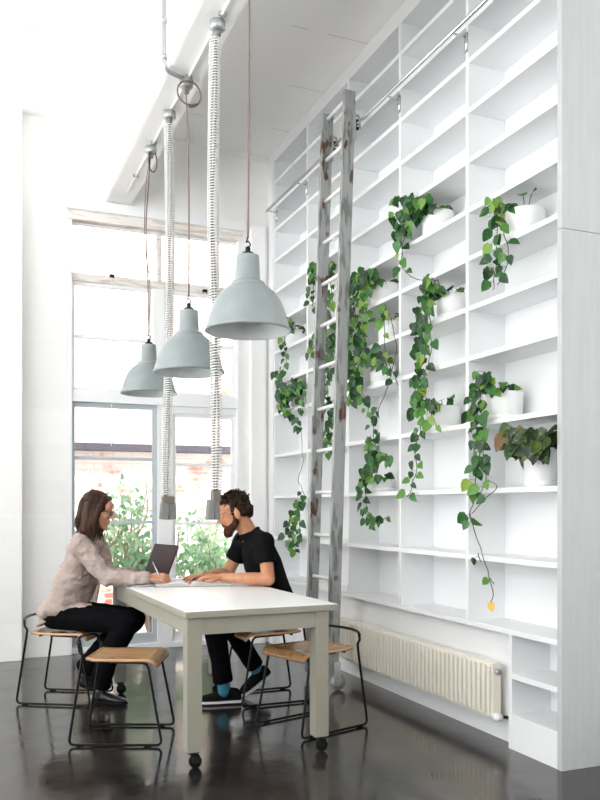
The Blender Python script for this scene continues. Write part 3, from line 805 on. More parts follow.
# third bay
plant(385, 6, 'fullest trailing plant, pouring dense leaves beside the ladder', .105, .145,
      [dict(p=[(368, 270), (360, 285), (355, 310), (358, 335), (352, 360), (356, 385), (352, 400)], sp=.03, bush=.09, b=(.1, 1)),
       dict(p=[(372, 275), (368, 300), (366, 325), (364, 350), (358, 372), (363, 395)], sp=.03, bush=.08, b=(.1, 1)),
       dict(p=[(358, 275), (352, 300), (350, 330), (350, 350)], sp=.04, bush=.05, b=(.2, 1)),
       dict(p=[(362, 392), (367, 405), (366, 418)], root=False, sp=.035)], tuft=14)
plant(391, 5, 'trailing plant in the third compartment with one long thin arching stem', .09, .15,
      [dict(p=[(386, 305), (384, 330), (386, 355), (398, 385)], sp=.08), dict(p=[(388, 312), (396, 345), (392, 372), (382, 402), (374, 428), (376, 446), (378, 458), (368, 470), (365, 485), (366, 500), (368, 515), (369, 530)], sp=.033, gap=(.05, .5), bush=.05, b=(.6, .85)),
       dict(p=[(378, 452), (386, 455), (390, 462)], root=False, sp=.022), dict(p=[(366, 510), (378, 520), (386, 518)], root=False, sp=.04)], tuft=10)
plant(383, 4, 'small plant in white pot on the shelf level with the lamp rims', .09, .15,
      [dict(p=[(377, 352), (384, 362), (388, 376)], sp=.04)], tuft=14)
plant(383, 2, 'low plant in white pot behind the tip of the arching stem', .09, .09,
      [dict(p=[(377, 478), (373, 482)], sp=.04)], tuft=6)
# fourth bay (behind ladder)
plant(331, 7, 'trailing plant seen between the ladder stiles, upper one', .09, .15,
      [dict(p=[(333, 262), (330, 280), (332, 300), (330, 315), (332, 325)], sp=.04), dict(p=[(318, 262), (314, 280), (313, 300), (312, 308)], sp=.032, s=1.1)], tuft=12)
plant(331, 5, 'trailing plant seen between the ladder stiles, lower one', .09, .15,
      [dict(p=[(322, 330), (314, 345), (310, 358)], sp=.035), dict(p=[(335, 338), (330, 365), (328, 395), (333, 415), (330, 440), (330, 452)], sp=.033, bush=.05, b=(.5, 1)), dict(p=[(341, 338), (343, 356), (342, 372)], sp=.045)], tuft=10)
# fifth bay
plant(296, 6, 'farthest trailing plant, beside the nearest lamp shade', .09, .15,
      [dict(p=[(290, 318), (284, 340), (287, 358), (282, 375), (284, 395), (290, 412), (300, 425), (302, 445), (303, 462), (299, 480), (304, 497), (297, 510), (293, 525), (296, 545), (293, 556)], sp=.038, bush=.08, b=(.28, .48), gap=(.55, .75)),
       dict(p=[(294, 518), (290, 532), (289, 548)], root=False, sp=.03), dict(p=[(299, 515), (300, 530), (297, 545)], root=False, sp=.03)], tuft=10)
plant(300, 4, 'low trailing plant in the farthest compartments behind the ladder', .09, .15,
      [dict(p=[(301, 382), (294, 392), (286, 400), (284, 415)], sp=.028, bush=.07, b=(.1, 1)), dict(p=[(303, 384), (304, 398), (301, 416)], sp=.03)], tuft=10)

# ---------------------------------------------------------------- people
SC = 1.0
def cap_(bm, a, b, r1, r2=None, seg=16, flat=False):
    r1 *= SC; r2 = r2 * SC if r2 is not None else None
    a = V(a); b = V(b); r2 = r1 if r2 is None else r2
    T = (b - a); L = T.length
    if L < 1e-6: T = V((0, 0, 1))
    else: T.normalize()
    n = T.orthogonal().normalized(); q = T.cross(n); rings = []; prof = []
    if not flat:
        for k in range(5): an = -PI / 2 + (k + .4) / 5 * PI / 2; prof.append((a + T * (math.sin(an) * r1), math.cos(an) * r1))
    prof.append((a, r1)); prof.append((b, r2))
    if not flat:
        for k in range(5): an = (k + .6) / 5 * PI / 2; prof.append((b + T * (math.sin(an) * r2), max(math.cos(an) * r2, r2 * .05)))
    for p, r in prof: rings.append([bm.verts.new(p + (n * math.cos(2 * PI * k / seg) + q * math.sin(2 * PI * k / seg)) * r) for k in range(seg)])
    for A, B in zip(rings, rings[1:]):
        for k in range(seg): bm.faces.new((A[k], A[(k + 1) % seg], B[(k + 1) % seg], B[k]))
    bm.faces.new(rings[0][::-1]); bm.faces.new(rings[-1])
def ell(bm, c, r, mtx=None, seg=20):
    o = bmesh.ops.create_uvsphere(bm, u_segments=seg, v_segments=seg * 2 // 3, radius=1)['verts']
    bmesh.ops.scale(bm, vec=r, verts=o)
    if mtx is not None: bmesh.ops.transform(bm, matrix=mtx.to_3x3().to_4x4(), verts=o)
    bmesh.ops.translate(bm, vec=V(c), verts=o)
def loft(bm, secs, seg=28):
    """secs: list of (centre, axis_u, axis_v, ru, rv)"""
    rings = []
    for c, u, v, ru, rv_ in secs:
        rings.append([bm.verts.new(V(c) + V(u) * ru * math.cos(2 * PI * k / seg) + V(v) * rv_ * math.sin(2 * PI * k / seg)) for k in range(seg)])
    for A, B in zip(rings, rings[1:]):
        for k in range(seg): bm.faces.new((A[k], A[(k + 1) % seg], B[(k + 1) % seg], B[k]))
    bm.faces.new(rings[0][::-1]); bm.faces.new(rings[-1])
def fuse(name, bm, m, parent, voxel=.005, smooth=4, disp=None, loc=None):
    me = bpy.data.meshes.new('tmp'); bmesh.ops.recalc_face_normals(bm, faces=bm.faces); bm.to_mesh(me); bm.free()
    o = bpy.data.objects.new('tmp', me); COL.objects.link(o)
    md = o.modifiers.new('r', 'REMESH'); md.mode = 'VOXEL'; md.voxel_size = voxel; md.use_smooth_shade = True
    if smooth:
        s = o.modifiers.new('s', 'SMOOTH'); s.factor = .5; s.iterations = smooth
    dg = bpy.context.evaluated_depsgraph_get(); dg.update()
    nm = bpy.data.meshes.new_from_object(o.evaluated_get(dg)); bpy.data.objects.remove(o)
    nm.name = name; nm.materials.clear(); nm.materials.append(m)
    if disp:
        nrm = [v.normal.copy() for v in nm.vertices]
        for v, n_ in zip(nm.vertices, nrm): v.co += n_ * disp(v.co)
    for p in nm.polygons: p.use_smooth = True
    r = bpy.data.objects.new(name, nm); COL.objects.link(r); r.parent = parent
    if parent is not None:
        r.matrix_parent_inverse = Matrix.Identity(4)
        for v in nm.vertices: v.co -= V(parent.location)
    return r
def piece(name, bm, m, parent, smooth=True):
    bmesh.ops.translate(bm, vec=-V(parent.location), verts=bm.verts); return link(name, bm, m, parent, smooth)

def head(bm, mt, male=False):
    R3 = mt.to_3x3(); w = 1.0 if male else .95
    P = lambda x, y, z: mt @ V((x, y, z))
    ell(bm, P(-.012, 0, .035), (.096, .075 * w, .083), R3)
    ell(bm, P(.028, 0, -.022), (.062, .060 * w, .080), R3)
    ell(bm, P(.045, 0, .045), (.045, .056, .045), R3)
    for s in (-1, 1):
        cap_(bm, P(-.005, s * .053 * w, -.045), P(.062, s * .018, -.094), .018 if male else .016)
        ell(bm, P(.055, s * .034, -.022), (.026, .022, .024), R3)
        ell(bm, P(-.012, s * .080 * w, -.008), (.019, .010, .033), Matrix.Rotation(0, 4, 'Z') @ R3.to_4x4())
        cap_(bm, P(.078, s * .012, .027), P(.066, s * .046, .024), .010 if male else .008)
        cap_(bm, P(.071, s * .030, .011), P(.068, s * .038, .010), .0105)
        ell(bm, P(.100, s * .009, -.024), (.010, .008, .008), R3)
    cap_(bm, P(.070, 0, -.094), P(.074, 0, -.098), .021 if male else .018)
    cap_(bm, P(.084, 0, .018), P(.108, 0, -.019), .007, .0105)
    cap_(bm, P(.083, -.015, -.053), P(.083, .015, -.053), .0085)
    cap_(bm, P(.081, -.013, -.066), P(.081, .013, -.066), .0085)
    cap_(bm, P(.02, 0, -.06), P(.055, 0, -.085), .035, .022)
def eyes(mt, parent):
    for s in (-1, 1):
        bm = bmesh.new(); ell(bm, mt @ V((.0765, s * .031, .008)), (.0075, .010, .0065), mt.to_3x3(), 12); e = piece('eye', bm, M['eyewhite'], parent)
        bm = bmesh.new(); ell(bm, mt @ V((.0825, s * .031, .008)), (.003, .0045, .0045), mt.to_3x3(), 10); piece('iris', bm, M['iris'], e) if False else piece_child('iris', bm, M['iris'], e, parent)
    bm = bmesh.new(); cap_(bm, mt @ V((.0895, -.013, -.0595)), mt @ V((.0895, .013, -.0595)), .0035, seg=8); piece('mouth', bm, M['lip'], parent)
def piece_child(name, bm, m, e, root):
    bmesh.ops.translate(bm, vec=-V(root.location), verts=bm.verts); return link(name, bm, m, e, True)
def spectacles(mt, parent, m, r=.0019):
    bm = bmesh.new()
    for s in (-1, 1):
        c = (.096, s * .031, .006)
        tube(bm, [mt @ V((c[0] - abs(math.cos(a)) * .002, c[1] + math.cos(a) * .023, c[2] + math.sin(a) * .018)) for a in [k / 16 * 2 * PI for k in range(16)]], r, 5, True)
        tube(bm, [mt @ V(p) for p in ((.095, s * .054, .010), (.06, s * .068, .012), (.0, s * .080, .010), (-.015, s * .080, .0))], r, 5)
    tube(bm, [mt @ V(p) for p in ((.097, -.009, .010), (.100, 0, .013), (.097, .009, .010))], r, 5)
    piece('glasses', bm, m, parent)
def hand(bm, mt, side, curls, spread=.055, thumb=((.5, .2), .8)):
    """local: +x fingers, +z back of hand, side=+1 thumb at +y"""
    P = lambda p: mt @ V(p)
    ys = [.030, .010, -.010, -.029]; ln = [(.040, .025, .020), (.044, .028, .021), (.041, .026, .020), (.032, .020, .018)]
    kx = [.086, .090, .086, .078]
    for i in range(4):
        y = ys[i] * side
        cap_(bm, P((.005, y * .6, 0)), P((kx[i], y, 0)), .0135, .0105, 12)
        a = 0; p = V((kx[i], y, .001)); fan = spread * (1.5 - i) * side
        for j, L in enumerate(ln[i]):
            a += curls[i][j]
            q = p + V((math.cos(a) * math.cos(fan), math.sin(fan), -math.sin(a))) * L
            cap_(bm, P(p), P(q), .0092 - j * .0008, .0086 - j * .0008, 10); p = q
    # thumb
    p = V((.018, .024 * side, -.004))
    q = V((.048, .050 * side, -.014)); r_ = V((.076, .050 * side * thumb[1], -.022)); s_ = V((.098, .044 * side * thumb[1], -.028))
    cap_(bm, P(p), P(q), .014, .0115, 12); cap_(bm, P(q), P(r_), .0105, .0095, 12); cap_(bm, P(r_), P(s_), .0093, .0080, 12)
def frame_m(origin, xdir, updir):
    x = V(xdir).normalized(); z = V(updir); z = (z - x * z.dot(x)).normalized(); y = z.cross(x)
    m = Matrix((x, y, z)).transposed().to_4x4(); m.translation = V(origin); return m
def wr(amp, sc, ax=(1, 1, 1)):
    def f(c):
        q = V((c.x * sc * ax[0], c.y * sc * ax[1], c.z * sc * ax[2]))
        return amp * (1 - 2 * abs(noise.noise(q))) * .7 + amp * .4 * noise.noise(q * 2.3)
    return f

# ---- woman
WF = V((math.cos(math.radians(-26)), math.sin(math.radians(-26)), 0)); WL = V((-WF.y, WF.x, 0)); UPV = V((0, 0, 1))
wo = thing('person', 'seated person with long brown hair and beige linen shirt, writing at the table', 'person', (.62, 5.64, .45))
Wp = V((.635, 5.665, .565)); Wc = V((.755, 5.575, .90)); Wn = V((.785, 5.545, 1.075))
hm = Matrix.Translation(V((.838, 5.515, 1.250))) @ Matrix.Rotation(math.radians(-22), 4, 'Z') @ Matrix.Rotation(math.radians(14), 4, 'Y')
Sh = [Wn - WL * .165 + V((-.01, 0, -.045)), Wn + WL * .165 + V((0, 0, -.045))]
El = [V((.868, 5.285, .825)), V((.93, 5.66, .83))]
Wr = [V((1.105, 5.19, .826)), V((1.085, 5.50, .825))]
Hp = [Wp - WL * .085 + V((.01, 0, 0)), Wp + WL * .09]
Kn = [V((.995, 5.325, .532)), V((1.06, 5.465, .528))]
An = [V((.835, 5.435, .09)), V((.775, 5.675, .16))]
bm = bmesh.new()
head(bm, hm)
cap_(bm, hm @ V((-.03, 0, -.05)), Wn + V((-.01, 0, -.02)), .044, .046)
ell(bm, (Wn + Wc) / 2, (.07, .09, .10)); cap_(bm, Wc, Wp, .08, .08)
for i in (0, 1):
    cap_(bm, Sh[i], El[i], .042, .034); cap_(bm, El[i], Wr[i], .034, .024)
    cap_(bm, Wn + V((-.01, 0, -.06)), Sh[i], .04, .04)
    cap_(bm, Hp[i], Kn[i], .07, .05); cap_(bm, Kn[i], An[i], .048, .032)
d0 = (Wr[0] - El[0]).normalized()
hmN = frame_m(Wr[0] + d0 * .008, V((1, -.15, .0)), V((-.1, -.65, .8)))
hand(bm, hmN, 1, [(.55, .9, .5), (.7, 1.0, .6), (.85, 1.1, .6), (.95, 1.1, .6)], .02, ((.5, .2), .6))
hmF = frame_m(Wr[1], V((.9, -.5, -.12)), V((0, 0, 1)))
hand(bm, hmF, -1, [(.25, .35, .2), (.3, .35, .2), (.3, .4, .2), (.35, .4, .2)])
fuse('body', bm, M['skin'], wo, .0042, 3)
eyes(hm, wo); spectacles(hm, wo, M['glasses'], .0024)
# trousers
bm = bmesh.new()
ell(bm, Wp + V((-.005, .01, -.02)), (.112, .16, .085), Matrix.Rotation(math.radians(-26), 4, 'Z'))
for i in (0, 1):
    cap_(bm, Hp[i] + V((-.03, .01, 0)), Kn[i], .092, .078); kb = Kn[i].lerp(An[i], .55) + V((-.03, .015, 0))
    cap_(bm, Kn[i], kb, .078, .068)
    cap_(bm, kb, An[i] + V((0, 0, .02)), .066, .068, flat=True)
bmesh.ops.transform(bm, matrix=Matrix.Identity(4), verts=bm.verts)
fuse('trousers', bm, M['trousers'], wo, .007, 5, wr(.006, 9))
# shirt
bm = bmesh.new()
B_ = (Wc - Wp).normalized()
secs = []
for t_, ru, rv_, of in ((-.06, .158, .168, -.012), (.10, .140, .170, -.005), (.3, .128, .165, 0), (.55, .130, .17, 0), (.8, .122, .175, 0), (1.0, .112, .18, -.004), (1.22, .10, .165, -.012), (1.4, .075, .12, -.015), (1.5, .060, .075, -.012)):
    c = Wp.lerp(Wc, t_) if t_ <= 1 else Wc.lerp(Wn + V((0, 0, .02)), (t_ - 1) / .5)
    ax = (WF + V((0, 0, .42))).normalized() if t_ < 0 else WF if t_ < .2 else (WF - B_ * WF.dot(B_)).normalized()
    secs.append((c + WF * of + V((0, 0, .0)), ax, WL, ru, rv_))
loft(bm, secs)
for i in (0, 1):
    cap_(bm, Wn + V((-.01, 0, -.055)), Sh[i], .058, .062)
    cap_(bm, Sh[i], El[i], .064, .052)
    mid = El[i].lerp(Wr[i], .85)
    cap_(bm, El[i], mid, .052, .037); cap_(bm, mid, El[i].lerp(Wr[i], 1.02), .037, .036, flat=True)
# shirt tail over the thigh
ell(bm, Wp + V((-.025, .008, .035)), (.132, .188, .075), Matrix.Rotation(math.radians(-26), 4, 'Z') @ Matrix.Rotation(math.radians(-14), 4, 'Y'))
cap_(bm, Hp[0] + V((.0, -.02, .045)), Hp[0].lerp(Kn[0], .40) + V((0, 0, .04)), .07, .05)
cap_(bm, Hp[1] + V((.0, .02, .045)), Hp[1].lerp(Kn[1], .30) + V((0, 0, .03)), .07, .055)
def wdisp(c):
    q = V((c.x * 14, c.y * 10, c.z * 5)); q2 = V((c.x * 6 + c.z * 13, c.y * 8, c.z * 9 - c.x * 10))
    q3 = V((c.x * 30 + c.z * 22, c.y * 22, c.z * 26 - c.x * 18))
    return .016 * (.35 - abs(noise.noise(q))) + .018 * (.3 - abs(noise.noise(q2 * .9))) + .007 * (.3 - abs(noise.noise(q3))) + .003 * noise.noise(c * 50)
shirt = fuse('shirt', bm, M['linen'], wo, .006, 4, wdisp)
# collar
bm = bmesh.new()
cn = Wn.lerp(hm @ V((-.03, 0, -.09)), .30)
ring = []
for k in range(15):
    a = -2.5 + 5.0 * k / 14
    d = -WF * math.cos(a) + WL * math.sin(a)
    ring.append((cn + d * .062 + V((0, 0, .022 - .0 * k)) - V((0, 0, .05 * (1 - math.cos(a)) * .5)), d))
top = [bm.verts.new(p + V((0, 0, .012)) - d * .006) for p, d in ring]; midv = [bm.verts.new(p + V((0, 0, .012)) + d * .002) for p, d in ring]
bot = [bm.verts.new(p + d * .020 - V((0, 0, .03))) for p, d in ring]; inn = [bm.verts.new(p - V((0, 0, .03)) - d * .004) for p, d in ring]
for k in range(14):
    for A, B in ((top, midv), (midv, bot), (inn, top)): bm.faces.new((A[k], A[k + 1], B[k + 1], B[k]))
piece('collar', bm, M['linen'], wo)
# cuffs
for i in (0, 1):
    bm = bmesh.new(); d = (Wr[i] - El[i]).normalized(); a = Wr[i] - d * .055; b = Wr[i] + d * .006
    cap_(bm, a, b, .0400, .0385, 24, flat=True); piece('cuff', bm, M['linen'], wo)
# hair: cap plus hanging locks
def hcap(bm, hm, w=1.0):
    R3 = hm.to_3x3(); P = lambda x, y, z: hm @ V((x, y, z))
    ell(bm, P(-.022, 0, .043), (.102, .086 * w, .088), R3)
bm = bmesh.new(); hcap(bm, hm)
P = lambda x, y, z: hm @ V((x, y, z))
for s in (-1, 1):
    cap_(bm, P(.035, s * .055, .085), P(.02, s * .078, .03), .024, .022)
    cap_(bm, P(.02, s * .078, .03), P(.012, s * .084, -.06), .022, .026)
    cap_(bm, P(.012, s * .084, -.06), P(.03, s * .080, -.135), .028, .022)
    cap_(bm, P(-.04, s * .062, .02), P(-.035, s * .068, -.13), .045, .042)
cap_(bm, P(-.075, 0, .02), P(-.075, 0, -.11), .058, .055)
cap_(bm, P(-.055, .03, -.06), P(-.05, .03, -.15), .05, .035); cap_(bm, P(-.055, -.03, -.06), P(-.05, -.03, -.15), .05, .035)
hair = fuse('hair', bm, M['hairbrown'], wo, .005, 5, lambda c: .004 * noise.noise(V((c.x * 70, c.y * 70, c.z * 6))))
bm = bmesh.new()
random.seed(11)
for k in range(150):
    a = random.uniform(.45 * PI, 1.55 * PI) if k % 3 else random.choice((-1, 1)) * random.uniform(.33, .5) * PI
    cx, cy_ = math.cos(a), math.sin(a)
    p0 = V((-.03 + cx * .04, cy_ * .035, .125)); p1 = V((-.022 + cx * .100, cy_ * .088, .05)); p2 = V((-.018 + cx * .105, cy_ * .102, -.04))
    p3 = V((-.01 + cx * .10 + random.uniform(-.015, .03), cy_ * .105, -.11)); p4 = V((.0 + cx * .09 + random.uniform(-.02, .045), cy_ * .098, random.uniform(-.225, -.15)))
    tube(bm, [hm @ q for q in smooth_path([p0, p1, p2, p3, p4], 4)], lambda t: .0055 * (1 - t * .75), 5)
hs = bm; bmesh.ops.translate(hs, vec=-V(wo.location), verts=hs.verts); link('hair_locks', hs, M['hairbrown'], hair, True)
# shoes
def shoe(bm_up, bm_sole, heel, toe, ankle, w=.042, h=.07):
    heel = V(heel); toe = V(toe); d = (toe - heel); L = d.length; d.normalize(); s = V((-d.y, d.x, 0)).normalized(); n = d.cross(s); n = n if n.z > 0 else -n
    secs = []
    for t_, ww, hh in ((.0, .55, .55), (.06, .78, .85), (.2, .82, .95), (.4, .85, .82), (.6, .98, .62), (.8, .95, .48), (.93, .7, .38), (1.0, .35, .25)):
        c = heel + d * L * t_ + n * (.012 + hh * h / 2); secs.append((c, s, n, ww * w, hh * h / 2))
    loft(bm_up, secs, 20); cap_(bm_up, heel + d * L * .22 + n * h * .6, ankle, .040, .038)
    secs = []
    for t_, ww in ((-.02, .5), (.04, .85), (.2, .92), (.4, .9), (.6, 1.05), (.8, 1.03), (.94, .78), (1.02, .4)):
        c = heel + d * L * t_ + n * .008; secs.append((c, s, n, ww * w, .011))
    loft(bm_sole, secs, 20)
for heel, toe, ank in (((.800, 5.475, .006), (.985, 5.315, .006), An[0]), ((.735, 5.70, .075), (.90, 5.645, .008), An[1])):
    b1 = bmesh.new(); b2 = bmesh.new(); shoe(b1, b2, heel, toe, V(ank) - V((0, 0, .01)), .043, .07)
    so = fuse('shoe', b1, M['blackshoe'], wo, .005, 3); bmesh.ops.translate(b2, vec=-V(wo.location), verts=b2.verts); link('sole', b2, M['rubber'], so, True)
# pen held in the hand
pn = bmesh.new(); a = at(152.5, 562, D=5.20); b = at(160, 577, D=5.17)
tube(pn, [a, a.lerp(b, .7), b], lambda t: .004 if t < .8 else .0025, 8)
tag(link('pen', pn, M['pen'], None, True), 'slim silver pen held in the hand of the person writing', 'pen')

# ---- man
MA = math.radians(176); MF = V((math.cos(MA), math.sin(MA), 0)); ML = V((-MF.y, MF.x, 0))   # ML: his left (camera side)
mo = thing('person', 'seated bearded person with glasses and black polo shirt, hand on open book', 'person', (1.93, 5.17, .45))
Mp = V((1.965, 5.17, .575)); Mc = V((1.855, 5.155, .90)); Mn = V((1.77, 5.15, 1.085))
mh = Matrix.Translation(V((1.655, 5.148, 1.232))) @ Matrix.Rotation(math.radians(166), 4, 'Z') @ Matrix.Rotation(math.radians(19), 4, 'Y') @ Matrix.Scale(1.08, 4)
mSh = [V((1.795, 4.965, 1.045)), V((1.785, 5.335, 1.045))]
mEl = [V((1.795, 4.875, .818)), V((1.69, 5.40, .818))]
mWr = [V((1.545, 5.065, .824)), V((1.50, 5.285, .82))]
mHp = [V((1.96, 5.075, .565)), V((1.985, 5.265, .565))]
mKn = [V((1.495, 5.085, .565)), V((1.625, 5.285, .560))]
mAn = [V((1.575, 5.105, .115)), V((1.865, 5.285, .165))]
SC = 1.08; bm = bmesh.new(); head(bm, mh, True); SC = 1.0
cap_(bm, mh @ V((-.03, 0, -.045)), Mn + V((0, 0, -.01)), .056, .062)
ell(bm, (Mn + Mc) / 2, (.07, .10, .10)); cap_(bm, Mc, Mp, .09, .09)
for i in (0, 1):
    cap_(bm, Mn + V((.02, 0, -.06)), mSh[i], .045, .045)
    cap_(bm, mSh[i], mEl[i], .050, .040); cap_(bm, mEl[i], mEl[i].lerp(mWr[i], .3), .040, .042); cap_(bm, mEl[i].lerp(mWr[i], .3), mWr[i], .042, .026)
    cap_(bm, mHp[i], mKn[i], .07, .05); cap_(bm, mKn[i], mAn[i], .05, .035)
hd = frame_m(mWr[0], V((-.95, .35, .12)), V((.1, -.25, 1)))
hand(bm, hd, 1, [(.45, .4, .25), (.45, .45, .3), (.5, .5, .3), (.55, .5, .3)], .07)
hd2 = frame_m(mWr[1], V((-1, -.15, .0)), V((0, 0, 1)))
hand(bm, hd2, -1, [(.3, .35, .25), (.35, .4, .25), (.4, .4, .25), (.4, .4, .25)], .05)
fuse('body', bm, M['skin2'], mo, .0042, 3)
eyes(mh, mo); spectacles(mh, mo, M['wire'], .0017)
# trousers
bm = bmesh.new()
ell(bm, Mp + V((.01, 0, -.005)), (.13, .17, .105))
for i in (0, 1):
    cap_(bm, mHp[i] + V((.02, 0, 0)), mKn[i], .088, .068); cap_(bm, mKn[i], mKn[i].lerp(mAn[i], .5), .070, .064)
    cap_(bm, mKn[i].lerp(mAn[i], .5), mKn[i].lerp(mAn[i], .93), .064, .060, flat=True)
fuse('trousers', bm, M['trousers'], mo, .007, 5, wr(.006, 9))
# polo
bm = bmesh.new(); B_ = (Mc - Mp).normalized(); secs = []
for t_, ru, rv_, of in ((-.10, .13, .17, -.015), (.15, .135, .175, -.005), (.4, .128, .170, 0), (.7, .122, .175, 0), (1.0, .118, .19, 0), (1.22, .105, .185, -.006), (1.38, .080, .14, -.01), (1.46, .066, .085, -.008)):
    c = Mp.lerp(Mc, t_) if t_ <= 1 else Mc.lerp(Mn + V((0, 0, .02)), (t_ - 1) / .5)
    ax = (MF - B_ * MF.dot(B_)).normalized(); secs.append((c + MF * of, ax, ML, ru, rv_))
loft(bm, secs)
for i in (0, 1):
    cap_(bm, Mn + V((.01, 0, -.035)), mSh[i], .062, .072)
    cap_(bm, Mn + V((.02, 0, .0)), mSh[i] + V((0, 0, .01)), .055, .055)
    e = mSh[i].lerp(mEl[i], .58); cap_(bm, mSh[i], mSh[i].lerp(mEl[i], .3), .070, .066); cap_(bm, mSh[i].lerp(mEl[i], .3), e, .066, .064, flat=True)
def mdisp(c):
    q = V((c.x * 9 + c.z * 6, c.y * 7, c.z * 7)); return .009 * (.35 - abs(noise.noise(q)))
fuse('polo_shirt', bm, M['blackcloth'], mo, .006, 4, mdisp)
bm = bmesh.new()
cn = Mn.lerp(mh @ V((-.03, 0, -.09)), .30); ring = []
for k in range(17):
    a = -2.7 + 5.4 * k / 16; d = -MF * math.cos(a) + ML * math.sin(a)
    ring.append((cn + d * .070 + V((0, 0, .025)) - V((0, 0, .055 * (1 - math.cos(a)) * .5)), d))
top = [bm.verts.new(p + V((0, 0, .014)) - d * .006) for p, d in ring]; midv = [bm.verts.new(p + V((0, 0, .014)) + d * .002) for p, d in ring]
bot = [bm.verts.new(p + d * .018 - V((0, 0, .026))) for p, d in ring]; inn = [bm.verts.new(p - V((0, 0, .03)) - d * .004) for p, d in ring]
for k in range(16):
    for A, B in ((top, midv), (midv, bot), (inn, top)): bm.faces.new((A[k], A[k + 1], B[k + 1], B[k]))
piece('collar', bm, M['blackcloth'], mo)
# beard
SC = 1.08
P = lambda x, y, z: mh @ V((x, y, z)); bm = bmesh.new(); R3 = mh.to_3x3()
for s in (-1, 1):
    cap_(bm, P(.002, s * .063, -.012), P(.008, s * .061, -.05), .012, .018)
    cap_(bm, P(.008, s * .060, -.052), P(.068, s * .020, -.098), .020, .026)
    cap_(bm, P(.030, s * .052, -.060), P(.072, s * .022, -.075), .015, .016)
    cap_(bm, P(.088, s * .003, -.043), P(.076, s * .028, -.056), .0075, .009)
cap_(bm, P(.072, -.015, -.102), P(.072, .015, -.102), .028); cap_(bm, P(.080, -.012, -.082), P(.080, .012, -.082), .013)
bd = fuse('beard', bm, M['beard'], mo, .0035, 3, lambda c: .003 * noise.noise(c * 120))
# hair
bm = bmesh.new()
ell(bm, P(-.026, 0, .050), (.094, .080, .078), R3)
cap_(bm, P(.045, -.04, .100), P(.045, .04, .100), .030)
cap_(bm, P(-.080, -.03, .0), P(-.080, .03, .0), .040); cap_(bm, P(-.085, -.025, -.03), P(-.085, .025, -.03), .025)
for s in (-1, 1): cap_(bm, P(.008, s * .068, .05), P(.012, s * .069, .0), .012, .008); cap_(bm, P(-.045, s * .070, .02), P(-.055, s * .062, -.02), .022, .02)
hr = fuse('hair', bm, M['hairdark'], mo, .004, 2, lambda c: .009 * noise.noise(c * 45) + .004 * noise.noise(c * 110))
bm = bmesh.new(); random.seed(5)
for k in range(230):
    a = random.uniform(0, 2 * PI); el = random.uniform(.15, 1.0) * PI / 2
    n_ = V((math.cos(a) * math.cos(el), math.sin(a) * math.cos(el), math.sin(el)))
    p = V((-.026 + n_.x * .094, n_.y * .079, .050 + n_.z * .078))
    if p.x > .03 and p.z < .10: continue
    td = V((random.uniform(-.6, .8), random.uniform(-.7, .7), random.uniform(-.2, .5)))
    pts = [p - n_ * .006, p + n_ * .005 + td * .008, p + n_ * .007 + td * .020, p + n_ * .004 + td * .028]
    tube(bm, [mh @ q for q in smooth_path(pts, 3)], lambda t: .0045 * (1 - t * .8), 5)
bmesh.ops.translate(bm, vec=-V(mo.location), verts=bm.verts); link('hair_tufts', bm, M['hairdark'], hr, True)
SC = 1.0
# socks + shoes
for heel, toe, ank in (((1.69, 5.105, .006), (1.415, 5.165, .006), mAn[0]), ((1.965, 5.295, .125), (1.745, 5.25, .008), mAn[1])):
    ank = V(ank); hl = V(heel)
    b3 = bmesh.new(); cap_(b3, ank + V((0, 0, -.03)), ank + V((0, 0, .055)) + (V((-.02, 0, 0)) if hl.x > 1.8 else V((-.008, 0, 0))), .040, .041); piece('sock', b3, M['sock'], mo)
    b1 = bmesh.new(); b2 = bmesh.new(); shoe(b1, b2, heel, toe, ank - V((0, 0, .030)), .052, .09)
    so = fuse('sneaker', b1, M['knit'], mo, .005, 3); bmesh.ops.translate(b2, vec=-V(mo.location), verts=b2.verts); link('sole', b2, M['sole'], so, True)
    d = (V(toe) - hl).normalized(); s = V((-d.y, d.x, 0)).normalized(); bm = bmesh.new()
    for q in (.38, .46, .54): c = hl.lerp(V(toe), q) + V((0, 0, .075 - (q - .38) * .14)); tube(bm, [c - s * .02, c + V((0, 0, .006)), c + s * .02], .0028, 6)
    bmesh.ops.translate(bm, vec=-V(mo.location), verts=bm.verts); link('laces', bm, M['sole'] if False else M['darkcap'], so, True)

# ---------------------------------------------------------------- things on the table
lp = thing('laptop', 'open laptop with dark screen standing on the table in front of the writer', 'laptop', (1.170, 5.37, .77), math.radians(15))
bx('keyboard_base', M['laptop'], (-.20, .0, -.165, .165, .001, .012), lp, .003)
bx('keyboard', M['darkcap'], (-.16, -.03, -.12, .12, .0141, .0155), lp)
bm = bmesh.new(); box(bm, -.006, .0, -.165, .165, 0, .26, .002)
bmesh.ops.rotate(bm, cent=(0, 0, 0), matrix=Matrix.Rotation(math.radians(22), 3, 'Y'), verts=bm.verts); bmesh.ops.translate(bm, vec=(.006, 0, .012), verts=bm.verts)
lid = link('lid', bm, M['darkcap'], lp)
bm = bmesh.new(); box(bm, -.0072, -.0058, -.160, .160, .008, .253)
bmesh.ops.rotate(bm, cent=(0, 0, 0), matrix=Matrix.Rotation(math.radians(22), 3, 'Y'), verts=bm.verts); bmesh.ops.translate(bm, vec=(.006, 0, .012), verts=bm.verts)
link('screen', bm, M['screen'], lid)

